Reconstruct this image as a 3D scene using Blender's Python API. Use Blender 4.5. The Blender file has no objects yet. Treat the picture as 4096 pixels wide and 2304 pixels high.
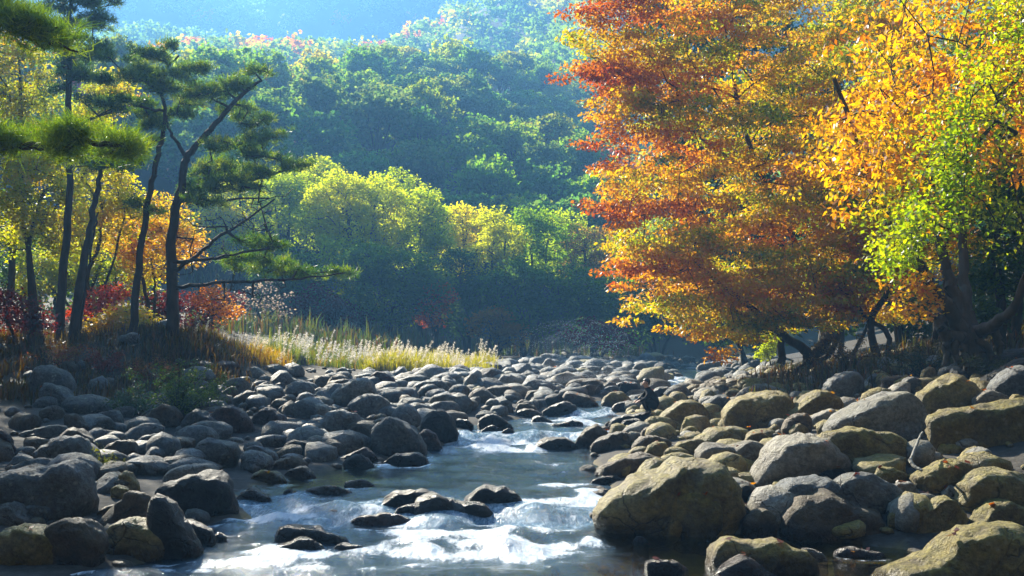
import bpy, bmesh, math, random
import numpy as np
from mathutils import Vector
random.seed(7)
RNG = np.random.default_rng(11)
S = bpy.context.scene
COL = S.collection

# ------------------------------------------------------------------ camera
CAM_Z = 2.1
FPX = 995.6                     # focal length in pixels of the 1024 px wide frame (35 mm lens)
PITCH = math.atan(62 / FPX)     # horizon 62 px below the middle of the frame
cam_d = bpy.data.cameras.new('camera'); cam = bpy.data.objects.new('camera', cam_d); COL.objects.link(cam)
cam_d.lens = 35; cam_d.sensor_width = 36; cam_d.clip_start = 0.1; cam_d.clip_end = 4000
cam.location = (0, 0, CAM_Z); cam.rotation_euler = (math.pi / 2 + PITCH, 0, 0)
S.camera = cam
# ------------------------------------------------------------------ sky and sun
SUN_EL = math.radians(32); SUN_AZ = math.radians(-31)    # azimuth from +Y, negative = to the left
world = bpy.data.worlds.new('World'); S.world = world; world.use_nodes = True
wn = world.node_tree.nodes; wl = world.node_tree.links
sky = wn.new('ShaderNodeTexSky'); sky.sky_type = 'NISHITA'; sky.sun_disc = False
sky.sun_elevation = SUN_EL; sky.sun_rotation = SUN_AZ; sky.altitude = 300; sky.air_density = 1.0; sky.dust_density = 0.6; sky.ozone_density = 3.0
bg = wn['Background']; bg.inputs['Strength'].default_value = 0.052
wl.new(sky.outputs['Color'], bg.inputs['Color'])
sun_d = bpy.data.lights.new('sun', 'SUN'); sun = bpy.data.objects.new('sun', sun_d); COL.objects.link(sun)
sun_d.energy = 5.0; sun_d.angle = math.radians(0.5); sun_d.color = (1.0, 0.92, 0.76)
SUN_DIR = Vector((math.sin(SUN_AZ) * math.cos(SUN_EL), math.cos(SUN_AZ) * math.cos(SUN_EL), math.sin(SUN_EL)))
sun.rotation_euler = (-SUN_DIR).to_track_quat('-Z', 'Y').to_euler()
S.view_settings.view_transform = 'Standard'; S.view_settings.look = 'None'
S.view_settings.exposure = 2.28; S.view_settings.gamma = 1.0
S.view_settings.use_curve_mapping = False
HAZE_DENSITY = 0.0014
S.render.engine = 'CYCLES'
cy = S.cycles
cy.max_bounces = 6; cy.diffuse_bounces = 2; cy.glossy_bounces = 2; cy.transmission_bounces = 4
cy.transparent_max_bounces = 8; cy.volume_bounces = 0; cy.use_denoising = True
cy.caustics_reflective = False; cy.caustics_refractive = False
try:
    cy.denoiser = 'OPENIMAGEDENOISE'; cy.denoising_input_passes = 'RGB_ALBEDO_NORMAL'
except Exception: pass
cy.use_adaptive_sampling = False; cy.denoising_prefilter = 'ACCURATE'
cy.sample_clamp_indirect = 6.0; cy.sample_clamp_direct = 30.0

# ------------------------------------------------------------------ pixel helpers (1024 x 576 frame)
CP, SP = math.cos(PITCH), math.sin(PITCH)
def ray(px, py):
    a = (px - 512) / FPX; b = (288 - py) / FPX
    return np.array([a, CP - b * SP, SP + b * CP])
def at(px, py, y):                       # the point on that ray at depth y
    r = ray(px, py); t = y / r[1]
    return np.array([r[0] * t, y, CAM_Z + r[2] * t])
def project(p):
    x, y, z = p[0], p[1], p[2] - CAM_Z
    f = y * CP + z * SP; u = -y * SP + z * CP
    return 512 + FPX * x / f, 288 - FPX * u / f

# ------------------------------------------------------------------ terrain
YS = [0, 8, 9.3, 10.6, 11.2, 11.7, 12.5, 14.1, 16.3, 19.5, 21.7, 23.2, 25.6, 30, 40, 60, 75, 110, 900]
XL = [-4.5, -4.2, -3.9, -3.6, -3.5, -3.45, -3.4, -3.9, -3.0, -1.7, -1.1, -.8, .7, 3.2, 5.9, 9.2, 15, 40, 54]
XR = [6.5, 6.0, 4.6, 4.2, 3.0, 1.3, 1.0, 1.5, 1.4, 1.7, 2.1, 2.4, 2.6, 5.2, 8.3, 12.2, 19, 46, 60]
ZY = [0, 9, 12, 13.3, 15, 18, 20.3, 21.5, 23.5, 25.0, 26.2, 30, 45, 70, 110, 900]
ZW = [-.05, 0, .02, .13, .15, .17, .20, .33, .37, .40, .55, .70, 1.05, 1.38, 2.0, 12]
def zw(y): return np.interp(y, ZY, ZW)
def xl(y): return np.interp(y, YS, XL)
def xr(y): return np.interp(y, YS, XR)
_kx = RNG.normal(0, 1, (12, 2)); _ph = RNG.uniform(0, 6.28, 12)
def wob(x, y, s):
    r = 0
    for i in range(6):
        r = r + np.sin((_kx[i, 0] * x + _kx[i, 1] * y) / s * 2.2 + _ph[i])
    return r / 3.5
def sstep(a, b, v):
    t = np.clip((v - a) / (b - a), 0, 1); return t * t * (3 - 2 * t)
def ground(x, y):
    x = np.asarray(x, float); y = np.asarray(y, float)
    yy = np.clip(y, 0, 900)
    w = zw(yy); l = xl(yy); r = xr(yy)
    ul = np.minimum(l - x, 70); ur = np.minimum(x - r, 70)
    ins = np.minimum(x - l, r - x)                       # > 0 inside the stream
    z = w - 0.38 * sstep(0, 0.9, ins)
    zl = w + 0.06 + 0.035 * ul + 0.030 * np.maximum(0, ul - 7) + 0.10 * np.maximum(0, ul - 15) + 0.25 * np.maximum(0, ul - 35)
    zr = w + 0.05 + 0.135 * ur + 0.07 * np.maximum(0, ur - 4.5) + 0.25 * np.maximum(0, ur - 11) + 0.1 * np.maximum(0, ur - 30)
    z = np.where(ul > 0, zl, z); z = np.where(ur > 0, zr, z)
    # knoll under the two big pines
    z = z + 1.15 * np.exp(-(((x + 10.6) / 2.3) ** 2 + ((y - 31) / 2.6) ** 2) * .9)
    z = z + 0.05 * wob(x, y, 2.0) * sstep(0, 1.5, np.maximum(ul, ur)) + 0.25 * wob(x, y, 9.0) * sstep(6, 14, np.maximum(ul, ur))
    # wooded hillside across the valley
    yf = 72 + 0.10 * np.abs(x - 5)
    up = np.maximum(0, y - yf)
    H = 97 + 35 * sstep(-75, 50, x - 0.1 * (y - 340))
    prof = H * (sstep(0, 1, np.clip(up / 320, 0, 1)) * .45 + .55 * np.clip(up / 270, 0, 1))
    prof = prof + (7 * np.sin(x / 27 + y / 51) + 4.5 * np.sin(x / 15 - y / 31 + 1)) * sstep(20, 110, up)
    dip = -20 * sstep(360, 410, y) * (1 - sstep(420, 480, y))
    far = (122 - .8 * (H - 92)) * sstep(415, 570, y) + (4 * np.sin(x / 41 + y / 67) + 4 * np.sin(x / 23 - y / 39)) * sstep(430, 500, y)
    z = z * (1 - .7 * sstep(80, 160, y)) + np.where(up > 0, prof + dip + far, 0)
    # steep walls added beside and behind the camera to cut the haze's fill light
    added_wall = 75 * sstep(24, 95, x - 0.25 * np.maximum(0, y - 40)) + 60 * sstep(38, 120, -x - 0.35 * np.maximum(0, y - 30)) + 70 * sstep(25, 100, -y)
    z = z + added_wall * (1 - sstep(90, 190, y))
    return z
def hit(px, py, ymax=900):
    r = ray(px, py)
    ys = np.concatenate([np.arange(5, 80, .05), np.arange(80, ymax, 1.0)])
    t = ys / r[1]
    h = CAM_Z + r[2] * t - np.maximum(ground(r[0] * t, ys), np.where((r[0]*t > xl(ys)) & (r[0]*t < xr(ys)), zw(ys), -99))
    k = np.argmax(h < 0)
    if h[k] >= 0: k = len(ys) - 1
    return np.array([r[0] * t[k], ys[k], CAM_Z + r[2] * t[k]])

# ------------------------------------------------------------------ object helpers
def new_mesh(name, V, F, smooth=True, col=None, attrs=None):
    V = np.asarray(V, np.float32); F = np.asarray(F, np.int32)
    me = bpy.data.meshes.new(name)
    k = F.shape[1]
    me.vertices.add(len(V)); me.vertices.foreach_set('co', V.ravel())
    me.loops.add(F.size); me.loops.foreach_set('vertex_index', F.ravel())
    me.polygons.add(len(F)); me.polygons.foreach_set('loop_start', np.arange(0, F.size, k, dtype=np.int32))
    me.polygons.foreach_set('use_smooth', np.full(len(F), smooth))
    me.update(calc_edges=True)
    if col is not None:
        a = me.color_attributes.new('col', 'FLOAT_COLOR', 'POINT')
        c = np.ones((len(V), 4), np.float32); c[:, :3] = col
        a.data.foreach_set('color', c.ravel())
    for n, v in (attrs or {}).items():
        a = me.attributes.new(n, 'FLOAT', 'POINT'); a.data.foreach_set('value', np.asarray(v, np.float32))
    return me
def obj(name, me, mat=None, parent=None, loc=None):
    o = bpy.data.objects.new(name, me); COL.objects.link(o)
    if mat is not None and me is not None and len(me.materials) == 0: me.materials.append(mat)
    if parent is not None: o.parent = parent
    if loc is not None: o.location = loc
    return o
def tag(o, label=None, cat=None, group=None, kind=None):
    if label: o['label'] = label
    if cat: o['category'] = cat
    if group: o['group'] = group
    if kind: o['kind'] = kind
    return o
def thing(name, label, cat, loc=(0, 0, 0), group=None):
    o = obj(name, None, loc=tuple(float(v) for v in loc)); o.empty_display_size = .2
    return tag(o, label, cat, group)

# ------------------------------------------------------------------ materials
class NT:
    def __init__(s, name):
        s.m = bpy.data.materials.new(name); s.m.use_nodes = True
        s.t = s.m.node_tree; s.n = s.t.nodes; s.n.clear()
        s.out = s.n.new('ShaderNodeOutputMaterial')
    def add(s, t, **kw):
        nd = s.n.new('ShaderNode' + t)
        for k, v in kw.items():
            if k.startswith('_'): setattr(nd, k[1:], v)
        for k, v in kw.items():
            if not k.startswith('_'): s.set(nd, k.replace('__', ' '), v)
        return nd
    def set(s, nd, k, v):
        i = nd.inputs[int(k[1:])] if (k[0] == 'i' and k[1:].isdigit()) else nd.inputs[k]
        if isinstance(v, bpy.types.NodeSocket): s.t.links.new(v, i)
        else: i.default_value = v
    def link(s, a, b): s.t.links.new(a, b)
    def ramp(s, fac, stops, interp='LINEAR'):
        r = s.n.new('ShaderNodeValToRGB'); r.color_ramp.interpolation = interp
        e = r.color_ramp.elements
        while len(e) < len(stops): e.new(.5)
        for k, (p, c) in enumerate(stops):
            e[k].position = p; e[k].color = (*c, 1) if len(c) == 3 else c
        s.link(fac, r.inputs[0]); return r.outputs[0]
    def math(s, op, a, b=0.0, clamp=False):
        m = s.n.new('ShaderNodeMath'); m.operation = op; m.use_clamp = clamp
        for i, v in enumerate((a, b)):
            if isinstance(v, bpy.types.NodeSocket): s.link(v, m.inputs[i])
            else: m.inputs[i].default_value = v
        return m.outputs[0]
    def mix(s, f, a, b, mode='MIX'):
        m = s.n.new('ShaderNodeMix'); m.data_type = 'RGBA'; m.blend_type = mode
        for i, v in ((0, f), (6, a), (7, b)):
            if isinstance(v, bpy.types.NodeSocket): s.link(v, m.inputs[i])
            else: m.inputs[i].default_value = v if i == 0 else ((*v, 1) if len(v) == 3 else v)
        return m.outputs[2]
    def noise(s, scale, detail=4, vec=None, rough=.55, dist=0.0):
        n = s.add('TexNoise', Scale=scale, Detail=detail, Roughness=rough, Distortion=dist)
        if vec is not None: s.link(vec, n.inputs['Vector'])
        return n.outputs['Fac']

def leaf_material(name, trans=.55, gloss=.06, sat=1.0, val=1.4):
    t = NT(name)
    a = t.add('Attribute', _attribute_name='col'); oi = t.add('ObjectInfo')
    c = t.mix(1.0, a.outputs['Color'], oi.outputs['Color'], 'MULTIPLY')
    hs = t.add('HueSaturation', Saturation=sat * 1.2, Value=val); t.link(c, hs.inputs['Color'])
    d = t.add('BsdfDiffuse', Color=c); tr = t.add('BsdfTranslucent', Color=hs.outputs[0])
    m = t.add('MixShader', Fac=trans); t.link(d.outputs[0], m.inputs[1]); t.link(tr.outputs[0], m.inputs[2])
    g = t.add('BsdfGlossy', Roughness=.42); g.inputs['Color'].default_value = (1, 1, 1, 1)
    m2 = t.add('MixShader', Fac=gloss); t.link(m.outputs[0], m2.inputs[1]); t.link(g.outputs[0], m2.inputs[2])
    t.link(m2.outputs[0], t.out.inputs[0]); return t.m
LEAF = leaf_material('leaf', .68, .045, 1.03, 1.75)
FLEAF = leaf_material('forest_leaf', .66, .0, 1.0, 1.7)
NEEDLE = leaf_material('pine_needle', .5, .05)
GRASSM = leaf_material('grass_blade', .5, .05)

def bark_material(name, c1, c2, scale=9):
    t = NT(name); tc = t.add('TexCoord'); mp = t.add('Mapping', Scale=(1, 1, .25)); t.link(tc.outputs['Object'], mp.inputs[0])
    n = t.noise(scale, 6, mp.outputs[0], .65); n2 = t.noise(1.3, 3, tc.outputs['Object'])
    c = t.ramp(n, [(.3, c1), (.7, c2)]); c = t.mix(t.math('MULTIPLY', n2, .35), c, (.10, .11, .05))
    b = t.add('BsdfPrincipled', Base__Color=c, Roughness=.85)
    bp = t.add('Bump', Strength=.8, Distance=.03, Height=n); t.link(bp.outputs[0], b.inputs['Normal'])
    t.link(b.outputs[0], t.out.inputs[0]); return t.m
BARK = bark_material('bark', (.018, .014, .010), (.07, .055, .04))
PBARK = bark_material('pine_bark', (.018, .012, .010), (.085, .05, .035))
RBARK = bark_material('smooth_bark', (.03, .026, .02), (.10, .085, .065), 5)
DRIFT = bark_material('driftwood', (.16, .15, .13), (.34, .32, .28), 12)

def rock_material(name, cols, moss=.5, mosscol=((.05, .05, .008), (.15, .135, .02)), lichen=.4, wet=True):
    """granite: large stains, grain, lichen spots, moss on upward faces, wet gloss near the waterline"""
    t = NT(name); tc = t.add('TexCoord'); geo = t.add('NewGeometry'); oi = t.add('ObjectInfo')
    off = t.add('VectorMath', _operation='SCALE'); off.inputs['Scale'].default_value = 37.0
    cmb = t.add('CombineXYZ', X=oi.outputs['Random'], Y=oi.outputs['Random'], Z=oi.outputs['Random'])
    t.link(cmb.outputs[0], off.inputs[0])
    pos = t.add('VectorMath', _operation='ADD'); t.link(geo.outputs['Position'], pos.inputs[0]); t.link(off.outputs[0], pos.inputs[1])
    P = pos.outputs[0]
    n1 = t.noise(1.1, 5, P, .6, .4); n2 = t.noise(7, 8, P, .7); n3 = t.noise(46, 4, P, .7); n4 = t.noise(2.6, 6, P, .65, .7)
    base = t.ramp(n1, [(.28, cols[0]), (.5, cols[1]), (.72, cols[2])])
    tint = t.ramp(oi.outputs['Random'], [(0, (.72, .70, .66)), (.35, (1.05, .98, .88)), (.7, (.86, .92, .98)), (1, (1.15, 1.1, 1.0))])
    base = t.mix(1.0, base, tint, 'MULTIPLY')
    base = t.mix(t.ramp(n2, [(.36, (.75,) * 3), (.62, (0,) * 3)]), base, t.mix(1.0, base, (.42, .40, .38), 'MULTIPLY'))
    base = t.mix(t.ramp(n3, [(.40, (.55,) * 3), (.60, (0,) * 3)]), base, t.mix(1.0, base, (.6, .58, .56), 'MULTIPLY'))
    vor = t.add('TexVoronoi', Scale=9.0, Randomness=1.0); t.link(P, vor.inputs['Vector'])
    lm = t.math('MULTIPLY', t.ramp(vor.outputs['Distance'], [(.12, (1,) * 3), (.3, (0,) * 3)]), t.ramp(n4, [(.48, (0,) * 3), (.6, (1,) * 3)]))
    base = t.mix(t.math('MULTIPLY', lm, lichen), base, (.42, .42, .36))
    sx = t.add('SeparateXYZ'); t.link(geo.outputs['Normal'], sx.inputs[0])
    upf = t.ramp(sx.outputs['Z'], [(.05, (0,) * 3), (.75, (1,) * 3)])
    mm = t.math('MULTIPLY', t.ramp(t.math('ADD', n4, t.math('MULTIPLY', n2, .35)), [(.66 - .32 * moss, (0,) * 3), (.86 - .3 * moss, (1,) * 3)]), t.math('ADD', t.math('MULTIPLY', upf, .6), .4))
    mc = t.mix(t.noise(19, 4, P), mosscol[0], mosscol[1])
    base = t.mix(t.math('MULTIPLY', mm, min(1, moss * 1.5)), base, mc)
    # hairline cracks and joints
    wv = t.add('VectorMath', _operation='ADD'); nv = t.add('TexNoise', Scale=2.3, Detail=4.0); t.link(P, nv.inputs['Vector'])
    ns = t.add('VectorMath', _operation='SCALE'); ns.inputs['Scale'].default_value = .7; t.link(nv.outputs['Color'], ns.inputs[0])
    t.link(P, wv.inputs[0]); t.link(ns.outputs[0], wv.inputs[1])
    vc = t.add('TexVoronoi', _feature='DISTANCE_TO_EDGE', Scale=1.5); t.link(wv.outputs[0], vc.inputs['Vector'])
    crack = t.math('MULTIPLY', t.ramp(vc.outputs['Distance'], [(.0, (1,) * 3), (.022, (0,) * 3)]), t.ramp(n1, [(.46, (0,) * 3), (.6, (1,) * 3)]))
    base = t.mix(t.math('MULTIPLY', crack, .75), base, (.02, .017, .013))
    n5 = t.noise(19, 6, P, .75)
    base = t.mix(1.0, base, t.ramp(n5, [(.3, (.55,) * 3), (.5, (1.0,) * 3), (.7, (1.5,) * 3)]), 'MULTIPLY')
    wa = t.add('Attribute', _attribute_name='wet')
    wf = t.math('MULTIPLY', wa.outputs['Fac'], t.ramp(n4, [(.3, (.6,) * 3), (.6, (1,) * 3)]))
    base = t.mix(wf, base, t.mix(1.0, base, (.26, .22, .19), 'MULTIPLY'))
    rough = t.math('SUBTRACT', t.math('SUBTRACT', .72, t.math('MULTIPLY', n5, .25)), t.math('MULTIPLY', wf, .38))
    b = t.add('BsdfPrincipled', Base__Color=base, Roughness=rough)
    b.inputs['Specular IOR Level'].default_value = .45
    h = t.math('ADD', t.math('MULTIPLY', n4, .42), t.math('ADD', t.math('MULTIPLY', n2, .40), t.math('ADD', t.math('MULTIPLY', n5, .16), t.math('SUBTRACT', t.math('MULTIPLY', n3, .07), t.math('MULTIPLY', crack, .12)))))
    bp = t.add('Bump', Strength=1.0, Distance=.20, Height=h); t.link(bp.outputs[0], b.inputs['Normal'])
    t.link(b.outputs[0], t.out.inputs[0]); return t.m
ROCK = {
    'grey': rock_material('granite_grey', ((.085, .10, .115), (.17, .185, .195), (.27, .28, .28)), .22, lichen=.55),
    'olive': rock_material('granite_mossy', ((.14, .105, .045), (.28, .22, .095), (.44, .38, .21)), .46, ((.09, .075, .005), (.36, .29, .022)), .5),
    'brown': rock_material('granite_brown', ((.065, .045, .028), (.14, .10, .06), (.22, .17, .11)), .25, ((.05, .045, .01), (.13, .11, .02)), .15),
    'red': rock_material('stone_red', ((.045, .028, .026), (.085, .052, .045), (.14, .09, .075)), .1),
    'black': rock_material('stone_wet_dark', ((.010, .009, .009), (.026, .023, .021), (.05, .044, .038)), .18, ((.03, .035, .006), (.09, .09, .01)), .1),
    'pale': rock_material('granite_pale', ((.22, .205, .18), (.36, .34, .29), (.52, .49, .43)), .25, ((.08, .07, .02), (.2, .17, .04)), .3),
}
def ground_material():
    t = NT('stream_gravel_and_soil'); geo = t.add('NewGeometry'); P = geo.outputs['Position']
    n1 = t.noise(.35, 6, P, .6); n2 = t.noise(5, 6, P, .7)
    vor = t.add('TexVoronoi', Scale=7.0); t.link(P, vor.inputs['Vector'])
    grav = t.mix(n2, (.03, .027, .022), (.11, .1, .08))
    grav = t.mix(t.ramp(vor.outputs['Distance'], [(.05, (0,) * 3), (.5, (.8,) * 3)]), grav, (.03, .025, .02))
    lit = t.mix(t.noise(14, 6, P, .7), (.014, .009, .005), (.085, .04, .013)); lit = t.mix(n1, lit, (.03, .03, .01))
    fl = t.add('Attribute', _attribute_name='forest')
    c = t.mix(fl.outputs['Fac'], grav, lit)
    bd = t.add('Attribute', _attribute_name='bed')
    bedc = t.mix(t.ramp(t.noise(2.2, 5, P, .6), [(.3, (0,) * 3), (.7, (1,) * 3)]), (.12, .085, .018), (.46, .34, .08))
    c = t.mix(bd.outputs['Fac'], c, bedc)
    b = t.add('BsdfPrincipled', Base__Color=c, Roughness=.9)
    bp = t.add('Bump', Strength=.8, Distance=.06, Height=n2); t.link(bp.outputs[0], b.inputs['Normal'])
    t.link(b.outputs[0], t.out.inputs[0]); return t.m
def water_material():
    t = NT('stream_water'); geo = t.add('NewGeometry'); P = geo.outputs['Position']
    mp = t.add('Mapping', Scale=(2.6, 1.1, 1), Rotation=(0, 0, -.5)); t.link(P, mp.inputs[0])
    mp2 = t.add('Mapping', Scale=(15, 5.0, 1), Rotation=(0, 0, -.5)); t.link(P, mp2.inputs[0])
    mp3 = t.add('Mapping', Scale=(3.2, 7.5, 1)); t.link(P, mp3.inputs[0])
    n1 = t.noise(1.0, 5, mp.outputs[0], .6, .6); n2 = t.noise(1.0, 6, mp2.outputs[0], .7, .5); n3 = t.noise(1.0, 4, mp3.outputs[0], .6, .8)
    fa = t.add('Attribute', _attribute_name='foam'); rg = t.add('Attribute', _attribute_name='rough')
    f = t.math('ADD', t.math('MULTIPLY', fa.outputs['Fac'], 1.5), t.math('MULTIPLY', t.math('SUBTRACT', t.math('ADD', t.math('MULTIPLY', n1, .5), t.math('MULTIPLY', n2, .5)), .5), t.math('ADD', t.math('MULTIPLY', fa.outputs['Fac'], 3.0), .7)))
    foam = t.ramp(f, [(.38, (0,) * 3), (.80, (1,) * 3)], 'EASE')
    h = t.math('ADD', t.math('MULTIPLY', n3, .6), t.math('MULTIPLY', n2, .4))
    bp = t.add('Bump', Distance=.05, Height=h); t.link(t.math('ADD', .15, t.math('MULTIPLY', rg.outputs['Fac'], 2.6), True), bp.inputs['Strength'])
    fr = t.add('Fresnel', IOR=1.33); t.link(bp.outputs[0], fr.inputs['Normal'])
    gl = t.add('BsdfGlossy', Roughness=.09); gl.inputs['Color'].default_value = (.95, .98, 1, 1); t.link(bp.outputs[0], gl.inputs['Normal'])
    ca = t.add('Attribute', _attribute_name='calm'); tr = t.add('BsdfTransparent', Color=t.mix(ca.outputs['Fac'], (.36, .46, .53), (.85, .76, .52)))  # blue of the reflected sky put into the flow tint; calm tint amber
    m = t.add('MixShader', Fac=t.math('ADD', t.math('MULTIPLY', fr.outputs[0], 1.1), .02, True)); t.link(tr.outputs[0], m.inputs[1]); t.link(gl.outputs[0], m.inputs[2])
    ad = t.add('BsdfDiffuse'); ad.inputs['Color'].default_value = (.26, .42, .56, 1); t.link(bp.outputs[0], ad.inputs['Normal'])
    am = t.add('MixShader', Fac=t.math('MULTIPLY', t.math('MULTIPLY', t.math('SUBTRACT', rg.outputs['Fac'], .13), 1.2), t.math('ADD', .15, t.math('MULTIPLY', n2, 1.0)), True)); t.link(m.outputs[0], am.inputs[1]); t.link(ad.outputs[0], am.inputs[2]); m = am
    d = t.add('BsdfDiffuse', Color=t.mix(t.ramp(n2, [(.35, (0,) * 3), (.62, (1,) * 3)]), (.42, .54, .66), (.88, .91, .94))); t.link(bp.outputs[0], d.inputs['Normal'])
    ts = t.add('BsdfTranslucent'); ts.inputs['Color'].default_value = (.80, .86, .92, 1)
    w = t.add('MixShader', Fac=.25); t.link(d.outputs[0], w.inputs[1]); t.link(ts.outputs[0], w.inputs[2])
    g2 = t.add('MixShader', Fac=.08); gg = t.add('BsdfGlossy', Roughness=.25); t.link(bp.outputs[0], gg.inputs['Normal'])
    t.link(w.outputs[0], g2.inputs[1]); t.link(gg.outputs[0], g2.inputs[2])
    m2 = t.add('MixShader', Fac=foam); t.link(m.outputs[0], m2.inputs[1]); t.link(g2.outputs[0], m2.inputs[2])
    t.link(m2.outputs[0], t.out.inputs[0]); return t.m
def plain(name, c, rough=.7, **kw):
    t = NT(name); geo = t.add('NewGeometry'); n = t.noise(14, 4, geo.outputs['Position'])
    cc = t.mix(n, tuple(v * .75 for v in c), tuple(min(1, v * 1.25) for v in c))
    b = t.add('BsdfPrincipled', Base__Color=cc, Roughness=rough)
    for k, v in kw.items(): b.inputs[k.replace('__', ' ')].default_value = v
    t.link(b.outputs[0], t.out.inputs[0]); return t.m

# ------------------------------------------------------------------ ground sheet
def axis(parts):
    out = [parts[0][0]]
    for a, b, n in parts: out += list(np.linspace(a, b, n + 1)[1:])
    return np.array(out)
gx = axis([(-600, -200, 20), (-200, -40, 34), (-40, -16, 30), (-16, 16, 84), (16, 40, 30), (40, 200, 34), (200, 600, 20)])
gy = axis([(-160, -20, 16), (-20, 6, 16), (6, 40, 100), (40, 90, 50), (90, 400, 70), (400, 1000, 50)])
X, Y = np.meshgrid(gx, gy); Z = ground(X, Y)
V = np.stack([X, Y, Z], -1).reshape(-1, 3)
nx, ny = len(gx), len(gy)
ii = np.arange((ny - 1) * (nx - 1)); r_, c_ = ii // (nx - 1), ii % (nx - 1)
a0 = r_ * nx + c_
F = np.stack([a0, a0 + 1, a0 + nx + 1, a0 + nx], 1)
out = np.maximum(xl(np.clip(Y, 0, 900)) - X, X - xr(np.clip(Y, 0, 900))).ravel()
forest = np.maximum(sstep(9, 12, np.where(X.ravel() > 0, out + 4.0, out + .5) + .8 * wob(X, Y, 3).ravel()), sstep(68, 74, Y.ravel()))
bed = 1 - sstep(-.45, -.05, out)
g = obj('ground', new_mesh('ground', V, F, True, attrs={'forest': forest, 'bed': bed}), ground_material()); tag(g, kind='structure')

# ------------------------------------------------------------------ rock builder
WATER_ROCKS = []; FOOT = []; POLYS = []; TOPS = []
def polar(poly, cx, cz, n):
    P = np.asarray(poly); Q = np.roll(P, -1, 0)
    th = np.arange(n) / n * 2 * math.pi; R = np.zeros(n)
    for i, a in enumerate(th):
        d = np.array([math.cos(a), math.sin(a)]); best = 0
        e = Q - P; w = P - np.array([cx, cz])
        den = d[0] * e[:, 1] - d[1] * e[:, 0]
        den = np.where(np.abs(den) < 1e-9, 1e-9, den)
        t = (w[:, 0] * e[:, 1] - w[:, 1] * e[:, 0]) / den
        s = (w[:, 0] * d[1] - w[:, 1] * d[0]) / den
        ok = (s >= -1e-6) & (s <= 1 + 1e-6) & (t > 0)
        R[i] = t[ok].max() if ok.any() else .1
    for k in range(1): R = .25 * np.roll(R, 1) + .5 * R + .25 * np.roll(R, -1)
    return R
def sinoise(P, seed, f, n=7):
    rr = np.random.default_rng(seed); K = rr.normal(0, f, (n, 3)); ph = rr.uniform(0, 6.28, n)
    return np.sin(P @ K.T + ph).sum(1) / math.sqrt(n)
def rock_shape(R, D, skew, nth, nph, seed, ang=0.0, rough=1.0):
    th = np.arange(nth) / nth * 2 * math.pi
    ph = np.linspace(-math.pi / 2, math.pi / 2, nph + 1)
    cc_ = np.maximum(0, np.cos(ph)); C = np.where(ph < 0, cc_ ** .30, cc_ ** .75); Sn = np.where(ph < 0, -np.abs(np.sin(ph)) ** .8 * .62, np.abs(np.sin(ph)) ** .9)
    Xv = C[1:-1, None] * (R * np.cos(th))[None]; Zv = C[1:-1, None] * (R * np.sin(th))[None]
    Yv = np.repeat(D * Sn[1:-1, None], nth, 1)
    P = np.stack([Xv, Yv, Zv], -1).reshape(-1, 3)
    P = np.concatenate([P, [[0, -D * .62, 0], [0, D, 0]]])
    size = R.mean()
    # shorten the lower front less than the top: top ridge leans back
    P[:, 1] += .10 * skew * P[:, 2]
    rr = np.random.default_rng(seed)
    if ang > 0:
        ext = np.abs(P).max(0) + 1e-6; Pn = P / ext
        for k in range(9):
            n = rr.normal(0, 1, 3) * np.array([.6, 1, .5]); n[2] = -abs(n[2]) if k < 6 else n[2] * .6; n[1] = -(.35 + abs(n[1])) if k < 7 else .5 + abs(n[1]); n /= np.linalg.norm(n)
            q = Pn @ n; lim = q.max() * rr.uniform(.66, .88)
            Pn = Pn - np.maximum(0, q - lim)[:, None] * n[None] * ang
        P = Pn * ext
    N = P / np.maximum(1e-6, np.linalg.norm(P, axis=1))[:, None]
    dsp = size * rough * (.050 * sinoise(P / size, seed, 2.2) - .045 * np.abs(sinoise(P / size, seed + 1, 3.6)) + .022 * sinoise(P / size, seed + 4, 6) + .015 * sinoise(P / size, seed + 2, 11) + .010 * sinoise(P / size, seed + 3, 20))
    P = P + N * dsp[:, None]
    m = nph - 1; fs = []
    i, j = np.meshgrid(np.arange(m - 1), np.arange(nth), indexing='ij'); i = i.ravel(); j = j.ravel(); j2 = (j + 1) % nth
    fs = np.stack([i * nth + j, i * nth + j2, (i + 1) * nth + j2, (i + 1) * nth + j], 1)
    j = np.arange(nth); j2 = (j + 1) % nth
    cap1 = np.stack([np.full(nth, m * nth), j2, j, j], 1); cap2 = np.stack([np.full(nth, m * nth + 1), (m - 1) * nth + j, (m - 1) * nth + j2, (m - 1) * nth + j2], 1)
    return P, fs, cap1[:, :3], cap2[:, :3]
def rock_mesh(name, P, fs, c1, c2, wet=None):
    bmv = P; faces = [tuple(f) for f in fs] + [tuple(f) for f in c1] + [tuple(f) for f in c2]
    me = bpy.data.meshes.new(name); me.from_pydata(bmv.tolist(), [], faces)
    me.polygons.foreach_set('use_smooth', np.full(len(me.polygons), True))
    if wet is not None:
        a = me.attributes.new('wet', 'FLOAT', 'POINT'); a.data.foreach_set('value', wet.astype(np.float32))
    me.update(); return me
CROPS = {'R1': (550, 450, .09705), 'R2': (774, 450, .09705), 'R3': (575, 350, .08735), 'R4': (774, 350, .09705),
         'L1': (0, 450, .09705), 'L2': (0, 350, .09705), 'L3': (225, 350, .09705), 'M4': (250, 450, .13587), 'M5': (450, 345, .09705)}
_seed = [100]
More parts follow.
